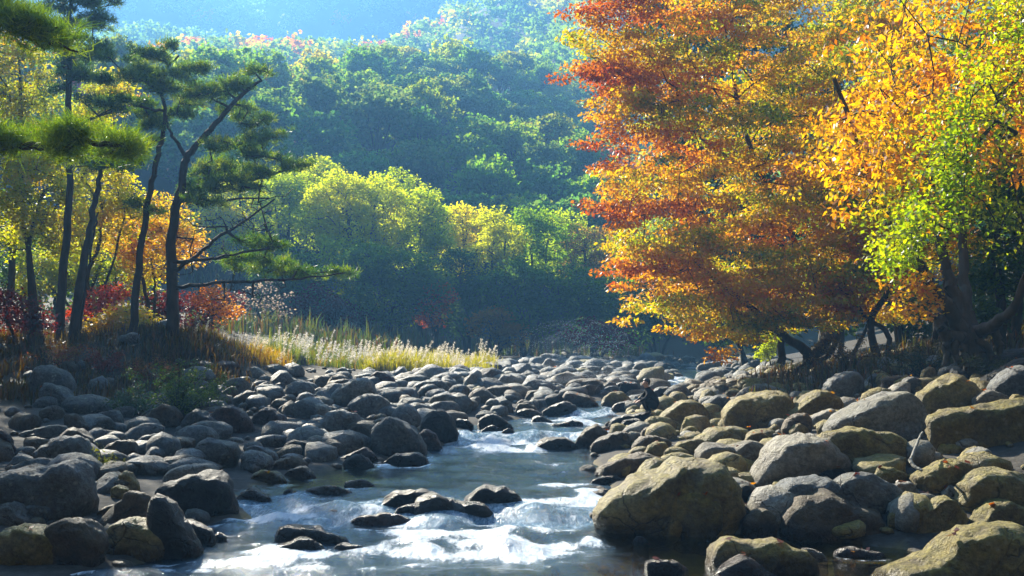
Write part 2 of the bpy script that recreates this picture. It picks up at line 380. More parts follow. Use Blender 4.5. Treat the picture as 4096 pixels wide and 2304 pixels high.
def boulder(crop, pts, base, mat, label=None, group=None, ang=.3, deep=.95, wet=0.0, skew=.12, y=None):
    ox, oy, sc = CROPS[crop]
    pp = [(ox + u * sc, oy + v * sc) for u, v in pts]; pb = oy + base * sc
    xs = [p[0] for p in pp]; pc = (min(xs) + max(xs)) / 2
    G = hit(pc, pb) if y is None else at(pc, pb, y)
    mpp = G[1] / FPX; W = (max(xs) - min(xs)) * mpp; Hh = (pb - min(p[1] for p in pp)) * mpp
    D = deep * .5 * min(W, 1.6 * Hh + .15 * W)
    Yp = G[1] + .42 * D
    Q = [at(a, b, Yp) for a, b in pp]
    zb = min(float(ground(G[0], Yp)), G[2]) - .12 * Hh - .06
    poly = [(q[0], q[2]) for q in Q]
    l, r = poly[0], poly[-1]
    zb = min(zb, min(p[1] for p in poly) - .05)
    wm = (max(p[0] for p in poly) - min(p[0] for p in poly))
    poly += [(r[0] - .04 * wm, zb + .1 * (r[1] - zb)), (r[0] - .18 * wm, zb), (l[0] + .18 * wm, zb), (l[0] + .04 * wm, zb + .1 * (l[1] - zb))]
    A = np.array(poly); cx = (A[:, 0].min() + A[:, 0].max()) / 2; cz = (A[:, 1].min() + A[:, 1].max()) / 2
    nth = 56 if wm * FPX / Yp > 60 else 36; nph = nth // 2
    R = polar(poly, cx, cz, nth)
    _seed[0] += 11
    P, fs, c1, c2 = rock_shape(R, D, skew * D / max(.2, Hh), nth, nph, _seed[0], ang, 1.0 + .35 * (ang > 0))
    wl_ = float(zw(Yp)); zz = P[:, 2] + cz - wl_
    inwater = (xl(Yp) - .5 < cx + P[:, 0]) & (cx + P[:, 0] < xr(Yp) + .4)
    wv = np.clip(1 - (zz - .10) / .10, 0, 1) * inwater
    wv = np.maximum(wv, wet * np.clip(1.2 - .3 * zz, 0, 1))
    me = rock_mesh('boulder', P, fs, c1, c2, wv)
    o = obj('boulder', me, ROCK[mat], loc=(cx, Yp, cz))
    FOOT.append((cx, Yp, max(wm / 2, D)))
    POLYS.append((np.array(pp + [(pp[-1][0], pb), (pp[0][0], pb)]), Yp))
    if inwater.mean() > .45: WATER_ROCKS.append((cx, Yp - .5 * D, wm / 2))
    w = P + np.array([cx, Yp, cz]); TOPS.append((w[w[:, 2] > np.quantile(w[:, 2], .8)], cx > 1))
    tag(o, label, 'boulder', group); return o
B = boulder
# --- boulders on and below the sunlit bank under the autumn trees
B('R1', [(400,860),(405,690),(520,530),(740,400),(1000,260),(1300,80),(1450,85),(1720,140),(1850,280),(1960,400),(1990,560),(1960,700)], 890, 'olive', 'massive wedge-shaped boulder with a pale sloping ridge beside the rapids', skew=.35)
B('R1', [(1190,700),(1170,480),(1250,420),(1380,385),(1560,400),(1680,470),(1750,590),(1760,700)], 905, 'olive', 'smooth rounded boulder leaning on the front of the massive wedge-shaped boulder')
B('R1', [(430,260),(520,170),(700,90),(900,35),(1080,35),(1200,100),(1250,170)], 275, 'brown', 'brown whale-backed boulder at the stream edge behind the massive wedge boulder')
B('R1', [(385,340),(450,290),(600,255),(700,260),(750,310)], 358, 'black', 'low wet black stone in front of the brown whale-backed boulder', wet=1)
B('R1', [(1980,850),(2000,740),(2080,610),(2200,580),(2320,640),(2370,740)], 905, 'brown', 'upright egg-shaped brown boulder beside the big smooth dome boulder')
B('R1', [(1575,1240),(1620,1060),(1680,950),(1860,870),(2100,910),(2300,930),(2560,985),(2660,1030),(2740,1100),(2770,1230)], 1262, 'olive', 'low slab boulder capped with yellow-green moss standing in the pool', skew=.5)
B('R1', [(1640,1290),(1800,1180),(1960,1090),(2060,1095),(2180,1180),(2360,1300)], 1345, 'red', 'reddish brown boulder half under water before the moss-capped slab')
B('R1', [(970,1255),(975,1140),(1050,1110),(1170,1125),(1300,1130),(1380,1190),(1450,1245)], 1272, 'red', 'small dark red block alone in the shallow pool', ang=.6)
B('R1', [(845,935),(870,880),(950,875),(1020,950)], 955, 'red', 'tiny wet stone with a yellow leaf in the shallows', wet=.8)
B('R1', [(1930,420),(1950,340),(2050,360),(2190,470),(2150,540)], 580, 'black', 'dark stone wedged behind the massive wedge-shaped boulder')
B('R1', [(1985,600),(2040,530),(2090,560),(2105,610)], 640, 'grey', 'small grey stone between the massive wedge boulder and the egg-shaped one')
B('R2', [(30,800),(40,700),(100,600),(280,490),(420,440),(560,440),(750,510),(950,580),(1090,680),(1160,780),(1200,890)], 955, 'brown', 'big smooth brown dome boulder above the dark pool', skew=.4)
B('R2', [(-185,580),(-60,440),(60,330),(150,295),(400,290),(640,330),(790,380),(950,380),(1020,430),(1045,560)], 690, 'grey', 'long grey boulder directly behind the big brown dome boulder', ang=.4)
B('R2', [(640,420),(650,325),(800,255),(960,238),(1080,270),(1210,370),(1300,470),(1320,580)], 690, 'grey', 'rounded grey boulder uphill of the big brown dome boulder')
B('R2', [(1005,260),(1020,215),(1100,170),(1200,180),(1330,220),(1400,290)], 350, 'olive', 'small grey-green boulder below the cracked mossy block', ang=.4)
B('R2', [(1450,370),(1410,280),(1530,215),(1720,130),(1880,100),(1980,130),(2060,200),(2000,330)], 440, 'olive', 'angular moss-covered boulder tilted on the slope', ang=.8)
B('R4', [(1880,1180),(1910,1110),(2050,1040),(2180,990),(2240,1080),(2240,1180)], 1230, 'pale', 'pale flat-faced boulder strewn with red leaves', ang=.6)
B('R2', [(1870,540),(1890,360),(2000,250),(2200,180),(2320,180),(2480,240),(2700,330),(2800,520)], 650, 'olive', 'large rounded boulder with pale left rim on the slope', skew=.35)
B('R2', [(2035,760),(2120,610),(2220,530),(2340,510),(2500,540),(2700,620)], 800, 'olive', 'rough mossy boulder behind the long sloping lichen boulder')
B('R2', [(1090,1320),(1300,1180),(1500,1050),(1720,900),(1850,820),(2000,770),(2200,730),(2400,710),(2650,730),(2800,900)], 1480, 'olive', 'long sloping boulder with lichen ridges rising from the pool', skew=.6, deep=.7)
B('R2', [(1350,740),(1460,620),(1640,540),(1700,490),(1790,490),(1900,540),(1980,640),(2050,720)], 880, 'olive', 'cleft mossy boulder with a stepped top above the dark pool', ang=.7)
B('R2', [(1225,390),(1240,345),(1320,330),(1400,315),(1450,350),(1500,430)], 480, 'pale', 'small pale pinkish stone under the tilted angular boulder', ang=.7)
B('R2', [(1325,570),(1330,490),(1500,440),(1620,450),(1700,490),(1690,560)], 610, 'pale', 'flat-topped pale slab between grey and mossy boulders', ang=.7)
B('R2', [(1725,450),(1780,370),(1870,365),(1890,460)], 510, 'pale', 'smooth egg-shaped pale stone beside the large rounded boulder')
B('R2', [(595,1065),(640,1010),(720,990),(860,1005),(1090,1060),(1160,1095)], 1105, 'red', 'flat rusty red stone lying in the dark pool', wet=.3)
B('R2', [(255,1000),(270,975),(400,1000),(480,1030),(540,1110)], 1145, 'pale', 'pale grey stone at the back of the moss-capped slab')
B('R2', [(1165,660),(1200,620),(1300,610),(1400,650),(1400,740)], 770, 'black', 'dark mossy stone tucked beside the cleft boulder')
B('R2', [(390,290),(500,200),(600,165),(720,190),(795,250)], 330, 'black', 'dark blue-grey stone under the hump-backed boulder', wet=.5)
B('R4', [(510,840),(640,700),(760,610),(930,530),(1100,450),(1300,400),(1400,410),(1510,470),(1560,560),(1590,660),(1540,800)], 960, 'pale', 'huge pale boulder with a rough speckled face', ang=.4, skew=.3)
B('R4', [(470,960),(480,880),(600,820),(880,800),(1080,825),(1250,850),(1350,950),(1390,1060),(1390,1180)], 1240, 'olive', 'cracked mossy block before the huge speckled boulder', ang=.7)
B('R4', [(-265,1380),(-229,1270),(-159,1160),(-79,1030),(0,960),(150,890),(330,870),(460,880),(570,940),(680,1050),(790,1130),(810,1240)], 1395, 'pale', 'tall hump-backed grey boulder mottled with lichen', skew=.3)
B('R3', [(1375,1240),(1390,1130),(1450,1080),(1540,1060),(1650,1068),(1750,1075),(1850,1070),(1900,1040),(2000,1020),(2100,1040),(2190,1110),(2180,1240)], 1410, 'pale', 'grey peanut-shaped boulder with a saddle in its top')
B('R4', [(1530,900),(1515,760),(1560,680),(1650,640),(1850,600),(2100,570),(2300,560),(2450,530),(2600,500),(2750,560),(2760,760)], 1010, 'olive', 'long overhanging boulder with fallen leaves along its top', deep=.6, skew=.1)
B('R4', [(1450,480),(1600,350),(1800,260),(1880,240),(1980,280),(2080,370),(2140,440),(2160,560)], 640, 'olive', 'peaked mossy boulder under the multi-stemmed tree', ang=.4, skew=.35)
B('R4', [(490,400),(560,320),(680,240),(800,205),(860,215),(920,300),(960,390),(960,440)], 500, 'grey', 'domed grey boulder at the edge of the tree shade', ang=.4)
B('R4', [(2035,560),(2080,480),(2200,400),(2320,420),(2430,490)], 590, 'pale', 'white-topped boulder behind the long overhanging one', ang=.4)
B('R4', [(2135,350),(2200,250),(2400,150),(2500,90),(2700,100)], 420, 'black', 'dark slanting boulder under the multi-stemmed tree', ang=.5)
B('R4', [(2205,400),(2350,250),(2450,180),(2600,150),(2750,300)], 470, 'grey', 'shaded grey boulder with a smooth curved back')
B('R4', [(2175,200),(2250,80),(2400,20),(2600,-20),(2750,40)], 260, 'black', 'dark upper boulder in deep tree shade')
B('R4', [(1100,370),(1130,290),(1220,265),(1380,265),(1400,350)], 405, 'brown', 'orange-brown oval stone near the shaded tree roots')
B('R4', [(1300,390),(1340,290),(1440,265),(1540,300),(1610,360)], 440, 'grey', 'grey-green stone beside the orange-brown oval stone')
B('R4', [(945,370),(960,290),(1020,235),(1100,235),(1170,300)], 385, 'grey', 'blue-grey stone beside the domed grey boulder')
B('R4', [(1510,300),(1530,200),(1600,160),(1660,180),(1690,280)], 330, 'olive', 'mossy stone near the shaded tree roots')
B('R4', [(75,820),(120,720),(220,650),(330,640),(370,700),(375,800)], 870, 'brown', 'smooth egg-shaped brown stone beside the bright mossy giant')
B('R4', [(365,700),(480,630),(580,610),(690,655),(660,740)], 800, 'pale', 'white-grey stone beside the smooth brown egg-shaped stone', ang=.5)
B('R4', [(60,720),(180,600),(350,460),(460,400),(560,410),(700,490),(720,580)], 740, 'olive', 'olive peaked boulder behind the smooth brown egg-shaped stone', ang=.4)
B('R3', [(1635,860),(1650,740),(1700,640),(1850,530),(2050,465),(2250,450),(2450,490),(2540,580),(2520,740)], 895, 'olive', 'brightest sunlit mossy giant boulder', skew=.7)
B('R3', [(1800,560),(1900,460),(2050,390),(2200,395),(2400,450),(2530,500)], 580, 'pale', 'long low boulder behind the sunlit mossy giant')
B('R3', [(880,870),(960,760),(1080,660),(1200,570),(1320,555),(1440,590),(1530,700),(1545,790)], 895, 'olive', 'mossy dome boulder right beside the crouching person', skew=.4)
B('R3', [(1185,885),(1210,820),(1300,775),(1380,775),(1455,850)], 900, 'brown', 'small round stone before the mossy dome boulder')
B('R3', [(1430,1000),(1460,920),(1540,880),(1700,870),(1900,890),(2000,940),(2010,1010)], 1075, 'olive', 'flat-backed tan boulder below the sunlit mossy giant')
B('R3', [(1935,1030),(2000,960),(2100,930),(2200,970),(2275,1030)], 1090, 'olive', 'olive stone beside the peanut-shaped boulder')
B('R3', [(625,1185),(650,1110),(760,1000),(850,960),(950,980),(1120,1040),(1100,1120)], 1200, 'brown', 'smooth tan sloping stone at the stream edge')
B('R3', [(785,1185),(850,1090),(940,1035),(1040,1060),(1110,1150),(1125,1220)], 1240, 'olive', 'rough dark olive stone beside the smooth tan sloping stone', ang=.4)
B('R3', [(1090,1150),(1130,1060),(1300,1010),(1450,1000),(1510,1050),(1490,1140)], 1225, 'olive', 'rough mossy stone beside the peanut-shaped boulder', ang=.5)
B('R3', [(730,980),(780,900),(880,870),(1000,880),(1100,930),(1155,985)], 1010, 'brown', 'flat grey-brown stone at the stream edge below the person')
B('R3', [(160,1130),(260,1030),(400,950),(520,925),(640,960),(690,1040)], 1145, 'brown', 'wet orange-brown boulder in the stream', wet=.35)
B('R3', [(-10,1090),(0,1010),(100,910),(255,830),(310,890),(390,940),(370,1040)], 1135, 'brown', 'brown wedge boulder with a sharp peak in the stream', ang=.8)
B('M5', [(845,1075),(950,980),(1080,930),(1160,925),(1270,970),(1345,1065)], 1080, 'black', 'dark dome rising from the white rapids beside the brown wedge', wet=.3)
SEAT = B('R3', [(360,860),(430,780),(560,730),(720,712),(860,718),(940,745),(950,840)], 870, 'black', 'dark wet flat boulder that the person crouches on', wet=.6)
PERSON_Y = SEAT.location.y - .05
B('R3', [(510,870),(560,800),(650,780),(760,800),(810,860)], 880, 'black', 'small wet stone before the boulder of the crouching person', wet=.8)
B('R3', [(270,630),(320,530),(420,485),(550,475),(620,530),(665,590)], 650, 'olive', 'yellow-mossed boulder upstream of the person')
B('R3', [(395,670),(460,600),(600,570),(790,570),(800,670)], 695, 'red', 'wet reddish boulder with water sliding over it', wet=.6)
B('R3', [(345,470),(450,380),(600,350),(740,390),(765,450)], 490, 'black', 'big dark wet boulder upstream beyond the person', wet=.5)
B('R3', [(865,490),(960,420),(1060,420),(1150,470),(1160,530)], 550, 'black', 'black stone beside the upstream chute', wet=.8)
B('R3', [(975,605),(1080,530),(1200,500),(1290,520),(1290,590)], 615, 'black', 'wet dark slab with red leaves behind the person', wet=.6)
B('R3', [(1475,640),(1600,530),(1720,500),(1800,550),(1790,640)], 730, 'grey', 'grey stone between the two mossy boulders')
B('M5', [(940,680),(1040,620),(1180,585),(1300,640),(1310,700)], 725, 'black', 'wet boulder under the splashing spray', wet=.6)
B('M5', [(1155,560),(1200,475),(1290,480),(1420,530),(1540,610)], 640, 'brown', 'sloping brown boulder behind the splashing spray', wet=.3)
# --- boulders on the shaded bar
B('L3', [(1495,960),(1520,820),(1600,720),(1700,680),(1800,700),(1920,780),(2020,880),(2105,1040)], 1105, 'grey', 'huge dark round boulder at the foot of the shaded bar', skew=.35)
B('L3', [(1990,860),(2060,800),(2180,860),(2250,1000)], 1035, 'red', 'dark reddish boulder against the huge round one')
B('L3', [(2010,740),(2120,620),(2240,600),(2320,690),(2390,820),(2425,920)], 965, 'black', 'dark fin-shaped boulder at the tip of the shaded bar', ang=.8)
B('L3', [(915,830),(960,720),(1080,640),(1200,618),(1340,640),(1440,710),(1475,820)], 905, 'grey', 'big round lichen-spotted boulder in the shaded bar')
B('L3', [(1035,940),(1120,860),(1260,825),(1370,850),(1450,930),(1440,1000)], 1065, 'grey', 'pale green-grey boulder below the big lichen-spotted one', ang=.4)
B('L3', [(1250,610),(1320,510),(1450,465),(1600,465),(1710,520),(1735,620)], 700, 'grey', 'loaf-shaped boulder with an orange end on the shaded bar')
B('L3', [(1055,550),(1120,440),(1230,340),(1330,290),(1480,285),(1540,350),(1595,480)], 570, 'pale', 'tall triangular lichen-crusted boulder', ang=.5)
B('L3', [(1465,320),(1560,210),(1680,240),(1760,290),(1765,390)], 420, 'red', 'dark red-brown block before the plumed grass', ang=.7)
B('L3', [(1885,430),(1960,340),(2080,310),(2210,310),(2320,360),(2340,440)], 475, 'grey', 'broad smooth grey dome before the plumed grass')
B('M5', [(115,440),(150,340),(260,255),(310,265),(360,370),(385,440)], 490, 'pale', 'pale pointed boulder beside the plumed grass')
B('M5', [(325,530),(380,440),(480,415),(600,410),(645,450),(650,530)], 570, 'brown', 'brown oblong boulder below the pale pointed one')
B('M5', [(475,370),(540,300),(620,295),(700,350),(730,410)], 440, 'pale', 'pale rounded boulder beyond the brown oblong one')
B('M5', [(210,500),(240,440),(300,425),(370,460),(375,520)], 550, 'olive', 'yellowish stone between the pale pointed and brown oblong boulders')
B('L3', [(545,630),(600,560),(700,535),(760,570),(775,640)], 670, 'grey', 'blue-grey rounded stone in the shaded bar')
B('L3', [(795,640),(870,570),(960,545),(1060,570),(1115,640)], 710, 'pale', 'pale blue-grey boulder with a dark underside')
B('L3', [(265,710),(340,630),(430,590),(520,600),(600,660),(625,740)], 770, 'red', 'dark red-brown rounded boulder in the shaded bar')
B('L2', [(1835,830),(1900,700),(2000,620),(2080,610),(2200,680),(2295,770)], 860, 'grey', 'smooth humped grey boulder beside the angular peak')
B('L2', [(1445,780),(1530,670),(1700,540),(1790,560),(1890,690),(1850,780)], 810, 'brown', 'angular peaked boulder in front of the green bush', ang=.8)
B('L2', [(2165,660),(2280,580),(2400,562),(2500,620),(2560,700),(2610,820)], 855, 'red', 'purple-brown boulder behind the smooth humped one')
B('L2', [(1940,1080),(2050,950),(2160,900),(2300,905),(2430,960),(2480,1060),(2470,1160)], 1210, 'grey', 'large dark blue-grey dome in the shaded bar')
B('L2', [(1340,890),(1400,810),(1500,755),(1600,740),(1690,810)], 930, 'grey', 'light grey boulder below the angular peak')
B('L2', [(1405,950),(1500,870),(1640,855),(1760,880),(1790,970)], 1015, 'grey', 'oval grey boulder below the light grey one')
B('L2', [(905,890),(960,820),(1100,820),(1230,850),(1340,910)], 950, 'brown', 'low brown-grey slab near the leafy sprig')
B('L2', [(1060,1040),(1130,970),(1260,920),(1380,920),(1420,1000)], 1090, 'brown', 'brown slab behind the leafy sprig')
B('L2', [(285,1190),(330,1040),(480,960),(620,890),(780,890),(880,920),(950,1030),(1015,1190)], 1300, 'grey', 'huge dark boulder with frosted patches', ang=.4)
B('L2', [(590,920),(700,820),(800,800),(900,860),(980,950),(1000,1060)], 1110, 'brown', 'tan-sided boulder behind the huge frosted one')
B('L1', [(-60,560),(-60,330),(60,240),(200,200),(350,170),(560,180),(640,120),(740,100),(850,150),(900,220),(920,350),(960,500),(930,640)], 720, 'grey', 'massive craggy outcrop boulder with layered face', ang=.6, skew=.4)
B('L1', [(-80,700),(0,570),(120,540),(220,610),(365,750)], 790, 'grey', 'grey boulder below the massive craggy outcrop')
B('L1', [(220,640),(240,580),(320,555),(450,560),(540,620),(555,690)], 750, 'grey', 'smaller rounded boulder below the massive craggy outcrop')
B('L1', [(-80,1000),(-60,860),(60,800),(220,755),(380,770),(500,850),(630,930),(645,1020)], 1190, 'olive', 'ridged boulder with mossy streaks at the water edge', ang=.4, skew=.4)
B('L1', [(470,860),(490,800),(600,720),(740,680),(880,720),(1000,830),(1090,940),(1100,1080)], 1190, 'brown', 'smooth round brown boulder beside the ridged mossy one', skew=.35)
B('L1', [(1070,920),(1150,790),(1280,690),(1380,670),(1480,700),(1600,780),(1700,900),(1750,1040)], 1130, 'olive', 'moss-shouldered dark boulder before the tall fin', wet=.15)
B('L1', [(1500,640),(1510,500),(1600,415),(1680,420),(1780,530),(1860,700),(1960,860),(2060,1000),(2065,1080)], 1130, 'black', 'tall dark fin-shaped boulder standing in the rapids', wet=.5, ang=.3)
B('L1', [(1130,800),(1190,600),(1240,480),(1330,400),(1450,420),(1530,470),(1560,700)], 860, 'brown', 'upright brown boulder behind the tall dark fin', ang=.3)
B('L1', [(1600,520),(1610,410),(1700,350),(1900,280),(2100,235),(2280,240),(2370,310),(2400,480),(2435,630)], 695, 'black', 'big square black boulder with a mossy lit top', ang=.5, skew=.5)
B('L1', [(1675,300),(1690,230),(1740,200),(1900,155),(2100,130),(2220,140),(2285,240)], 350, 'pale', 'flat pale grey boulder behind the big square black one')
B('L1', [(1850,700),(1950,700),(2190,830),(2200,920)], 985, 'black', 'wet black rock trailing behind the tall dark fin', wet=.8)
B('L1', [(2185,890),(2250,830),(2345,900)], 935, 'black', 'small wet black rock with a yellow leaf in the rapids', wet=.8)
B('L1', [(1205,300),(1270,215),(1340,215),(1420,310),(1445,400)], 430, 'olive', 'smooth round olive stone on the shaded bar')
B('L1', [(960,330),(1100,270),(1200,255),(1280,300),(1290,370)], 400, 'grey', 'grey stone beside the smooth round olive one', ang=.4)
B('L1', [(1135,480),(1150,390),(1210,355),(1320,390),(1330,460)], 500, 'olive', 'brown-olive stone behind the upright brown boulder', ang=.4)
B('L1', [(1040,240),(1060,140),(1180,110),(1270,160),(1300,230)], 265, 'olive', 'lit-topped stone below the leafy sprig', ang=.4)
B('L1', [(980,660),(1050,600),(1200,550),(1240,640)], 680, 'brown', 'low tan stone beside the little side cascade')
B('L2', [(285,360),(330,220),(430,150),(560,190),(680,240),(760,370),(785,470)], 505, 'grey', 'large blue-shadowed boulder below the woodland edge', skew=.4)
B('L2', [(415,460),(450,340),(560,335),(660,390),(740,470),(805,560)], 585, 'grey', 'striped pale boulder before the large blue-shadowed one')
B('L2', [(645,770),(670,660),(740,645),(850,670),(920,770),(940,830)], 860, 'brown', 'dark brown boulder before the low green bush', ang=.3)
B('L2', [(-60,960),(-40,800),(40,830),(110,890),(150,1000),(175,1090)], 1110, 'red', 'purple-grey round boulder beside the huge frosted one')
B('L2', [(130,900),(250,840),(400,800),(560,770),(700,775),(740,830)], 910, 'grey', 'long log-shaped boulder in the shade', deep=.5)
B('L2', [(900,720),(980,670),(1130,630),(1200,600),(1260,700)], 790, 'grey', 'blocky blue-grey boulder behind the dark brown one', ang=.5)
B('M4', [(-5,240),(20,180),(90,150),(190,155),(275,225)], 248, 'olive', 'rounded mossy boulder at the calm pool edge')
B('M4', [(240,190),(320,130),(410,110),(495,195)], 208, 'brown', 'tan wedge-topped stone at the calm pool edge')
B('L3', [(425,1210),(560,1120),(720,1080),(830,1130),(850,1200)], 1235, 'brown', 'split brown boulder behind the tan wedge-topped stone', ang=.3)
B('L3', [(1160,1140),(1290,1060),(1440,995),(1530,1050),(1580,1140)], 1155, 'red', 'reddish boulder below the pale green-grey one')
B('L3', [(1210,1200),(1260,1110),(1380,1085),(1480,1120),(1545,1195)], 1220, 'black', 'black rough stone at the head of the calm pool', wet=.4)
B('L3', [(1585,1175),(1700,1110),(1800,1065),(2000,1040),(2090,1110)], 1180, 'black', 'wet black slab at the head of the calm pool', wet=.8, ang=.5)
B('L3', [(150,1090),(230,1000),(330,970),(430,1000),(560,1090)], 1130, 'grey', 'grey sloping boulder behind the pool-edge stones')
B('L3', [(560,1020),(660,940),(820,920),(980,960),(1100,1010),(1175,1090)], 1115, 'black', 'long black boulder in the shaded bar')
B('M4', [(370,318),(450,270),(560,255),(700,270),(785,302)], 324, 'brown', 'long low stone lying in the calm pool')
B('M4', [(688,262),(720,225),(830,225),(930,270)], 277, 'brown', 'short low stone lying in the calm pool')
B('M4', [(238,320),(260,285),(300,280),(336,315)], 324, 'red', 'little round stone in the calm pool')
B('M4', [(-120,380),(-60,310),(20,290),(100,320),(175,360)], 382, 'red', 'smooth dark red rock sliding into the rapids', wet=.5)
B('M4', [(925,390),(980,320),(1040,280),(1100,290),(1250,285),(1360,310),(1370,390)], 425, 'black', 'mossy flat rock of the midstream outcrop', wet=.4, ang=.4)
B('M4', [(1195,450),(1230,360),(1340,305),(1420,340),(1520,380),(1620,400),(1690,450)], 484, 'black', 'largest black rock of the midstream outcrop', wet=.8, ang=.3)
B('M4', [(980,450),(1100,390),(1300,365),(1500,370),(1700,385),(1860,440)], 478, 'black', 'low wet shelf joining the rocks of the midstream outcrop', wet=.9, ang=.5)
B('M4', [(1560,370),(1650,290),(1730,245),(1860,265),(1960,310),(2025,395)], 415, 'black', 'peaked mossy black rock of the midstream outcrop', wet=.7, ang=.5)
B('M4', [(165,620),(230,545),(340,540),(480,545),(600,580),(700,620),(760,675)], 692, 'black', 'jagged wet black rock in the lower rapids', wet=1, ang=.5)
B('M4', [(150,745),(240,680),(350,640),(450,650),(565,735)], 752, 'black', 'smooth wet black rock in the lower rapids', wet=1)
B('M4', [(615,735),(640,690),(740,670),(845,720)], 742, 'black', 'small glistening black rock in the lower rapids', wet=1)
B('M4', [(435,495),(520,445),(620,430),(725,460)], 505, 'black', 'glossy low rock above the lower rapids', wet=1)
B('M4', [(700,535),(800,490),(950,460),(1100,470),(1235,525)], 545, 'red', 'brown rock with water sheeting over it', wet=1, skew=.5)
B('M5', [(285,850),(300,760),(360,715),(450,710),(560,760),(655,845)], 868, 'black', 'dark humped boulder at the tip of the bar', wet=.3)
B('M5', [(45,810),(70,760),(180,770),(245,815)], 855, 'black', 'wet flat boulder beside the dark fin-shaped one', wet=.7)
B('M5', [(825,800),(860,750),(960,735),(1075,790)], 803, 'black', 'low black stone in the upper pool', wet=.8)
B('M5', [(990,838),(1120,790),(1240,770),(1380,805)], 842, 'black', 'flat leaf-strewn black stone in the upper pool', wet=.8)
B('M5', [(310,885),(370,830),(440,820),(520,860)], 890, 'black', 'rounded wet stone below the dark humped boulder', wet=.7)
B('M5', [(515,905),(560,870),(620,865),(665,895)], 912, 'black', 'small black stone in the upper rapids', wet=.9)
B('M5', [(635,740),(700,680),(790,655),(900,680),(975,725)], 748, 'brown', 'brown low boulder at the upper pool edge')
B('M5', [(660,680),(700,600),(800,595),(890,640),(900,680)], 695, 'brown', 'banded tan stone behind the brown low boulder')
B('M5', [(805,365),(880,300),(980,330),(1095,375)], 395, 'pale', 'pale slab far up the boulder bed')
B('M5', [(705,440),(800,370),(870,350),(960,420),(980,460)], 475, 'grey', 'dark grey wedge far up the boulder bed')
B('M5', [(760,550),(800,475),(900,460),(1000,490),(1055,565)], 575, 'brown', 'brown mossy boulder far up the boulder bed')
B('M5', [(925,230),(980,160),(1030,140),(1100,180),(1105,240)], 260, 'pale', 'pale upright boulder against the dark wood', ang=.5)
B('M5', [(730,250),(800,200),(880,190),(910,240)], 265, 'grey', 'grey boulder against the dark wood')
B('M5', [(1055,290),(1055,235),(1090,225),(1155,285)], 300, 'olive', 'small upright yellow-grey stone up the boulder bed')
B('R3', [(1385,230),(1410,160),(1470,145),(1740,130),(1770,160),(1780,220)], 240, 'pale', 'long pale block far upstream', ang=.7)
B('R3', [(1885,210),(1960,150),(2100,95),(2220,90),(2280,140),(2280,210)], 230, 'grey', 'large boulder near the lime shrub upstream', ang=.3)
B('R3', [(1935,290),(1960,240),(2140,195),(2160,270)], 305, 'pale', 'slanted pale slab below the orange tree', ang=.7)
B('R3', [(740,200),(780,150),(850,135),(900,200)], 215, 'grey', 'blue-grey boulder in haze far upstream')
B('R3', [(1590,280),(1620,220),(1700,200),(1770,270)], 300, 'olive', 'dark rounded stone below the orange tree')
HAND = len(FOOT)
PERSON_BOX = np.array([(632, 378), (664, 378), (664, 416), (632, 416)])
POLYS.append((PERSON_BOX, PERSON_Y)); FOOT.append((float(at(650, 414, PERSON_Y)[0]), PERSON_Y, .45))

# --- scattered boulders (shared shapes)
PROTO = []
for k in range(12):
    n = 28; th = np.arange(n) / n * 2 * math.pi
    R = 1 + .12 * np.sin(2 * th + k) + .06 * np.sin(3 * th + 2 * k) + .03 * np.sin(5 * th + k)
    P, fs, c1, c2 = rock_shape(R * (1 + .0), .95, .1, n, 14, 900 + 17 * k, 1.0 if k % 2 == 0 else .6, 1.25)
    P[:, 2] *= .72
    PROTO.append((P, fs, c1, c2))
KEYS = ['grey', 'olive', 'brown', 'red', 'black', 'pale']
PME = {}
def proto_mesh(k, key):
    if (k, key) not in PME:
        P, fs, c1, c2 = PROTO[k]; me = rock_mesh('boulder', P, fs, c1, c2); me.materials.append(ROCK[key]); PME[(k, key)] = me
    return PME[(k, key)]
def inside(poly, x, y):
    c = False; n = len(poly); j = n - 1
    for i in range(n):
        if (poly[i][1] > y) != (poly[j][1] > y) and x < (poly[j][0] - poly[i][0]) * (y - poly[i][1]) / (poly[j][1] - poly[i][1]) + poly[i][0]: c = not c
        j = i
    return c
FA = [np.array(FOOT)]
def clear_of(x, y, r, k=.8):
    A = FA[0]; return not (((A[:, 0] - x) ** 2 + (A[:, 1] - y) ** 2) < (k * (A[:, 2] + r)) ** 2).any()
def hides(x, y, ztop, slack=1.5):
    u, v = project((x, y, ztop))
    for poly, yp in POLYS:
        if y < yp - .1 and inside(poly, u, v + slack): return True
    return False
def scatter(n, area, rr, keys, label, group, big, tries=9000):
    done = 0
    for _ in range(tries):
        if done >= n: break
        x, y = area(); r = rr(y)
        z = float(ground(x, y)); u, v = project((x, y, z + .5 * r))
        if u < -25 or u > 1049 or v > 590 or v < 340: continue
        if not clear_of(x, y, r): continue
        sz = random.uniform(.55, .95)
        if hides(x, y, z + r * sz * .9): continue
        key = random.choice(keys); k = random.randrange(12)
        o = obj('boulder', proto_mesh(k, key))
        o.location = (x, y, z + .28 * r * sz); o.scale = (r * random.uniform(.9, 1.25), r * random.uniform(.8, 1.1), r * sz)
        o.rotation_euler = (random.uniform(-.25, .25), random.uniform(-.25, .25), random.uniform(0, 6.28))
        word = {'grey': 'grey', 'olive': 'mossy olive', 'brown': 'brown', 'red': 'dark reddish', 'black': 'black', 'pale': 'pale'}[key]
        tag(o, (('large ' if r > big else 'small ') + word + ' ' + label), 'boulder', ('large ' if r > big else 'small ') + word + ' ' + group)
        FOOT.append((x, y, r)); FA[0] = np.array(FOOT); done += 1
    return done
def area_left():
    y = random.uniform(11, 36) if random.random() < .6 else random.uniform(24, 44); x = float(xl(y)) - .25 - abs(random.gauss(0, 6.2)); return x, y
def area_right():
    y = random.uniform(10, 38); x = float(xr(y)) + .2 + random.uniform(0, 9); return x, y
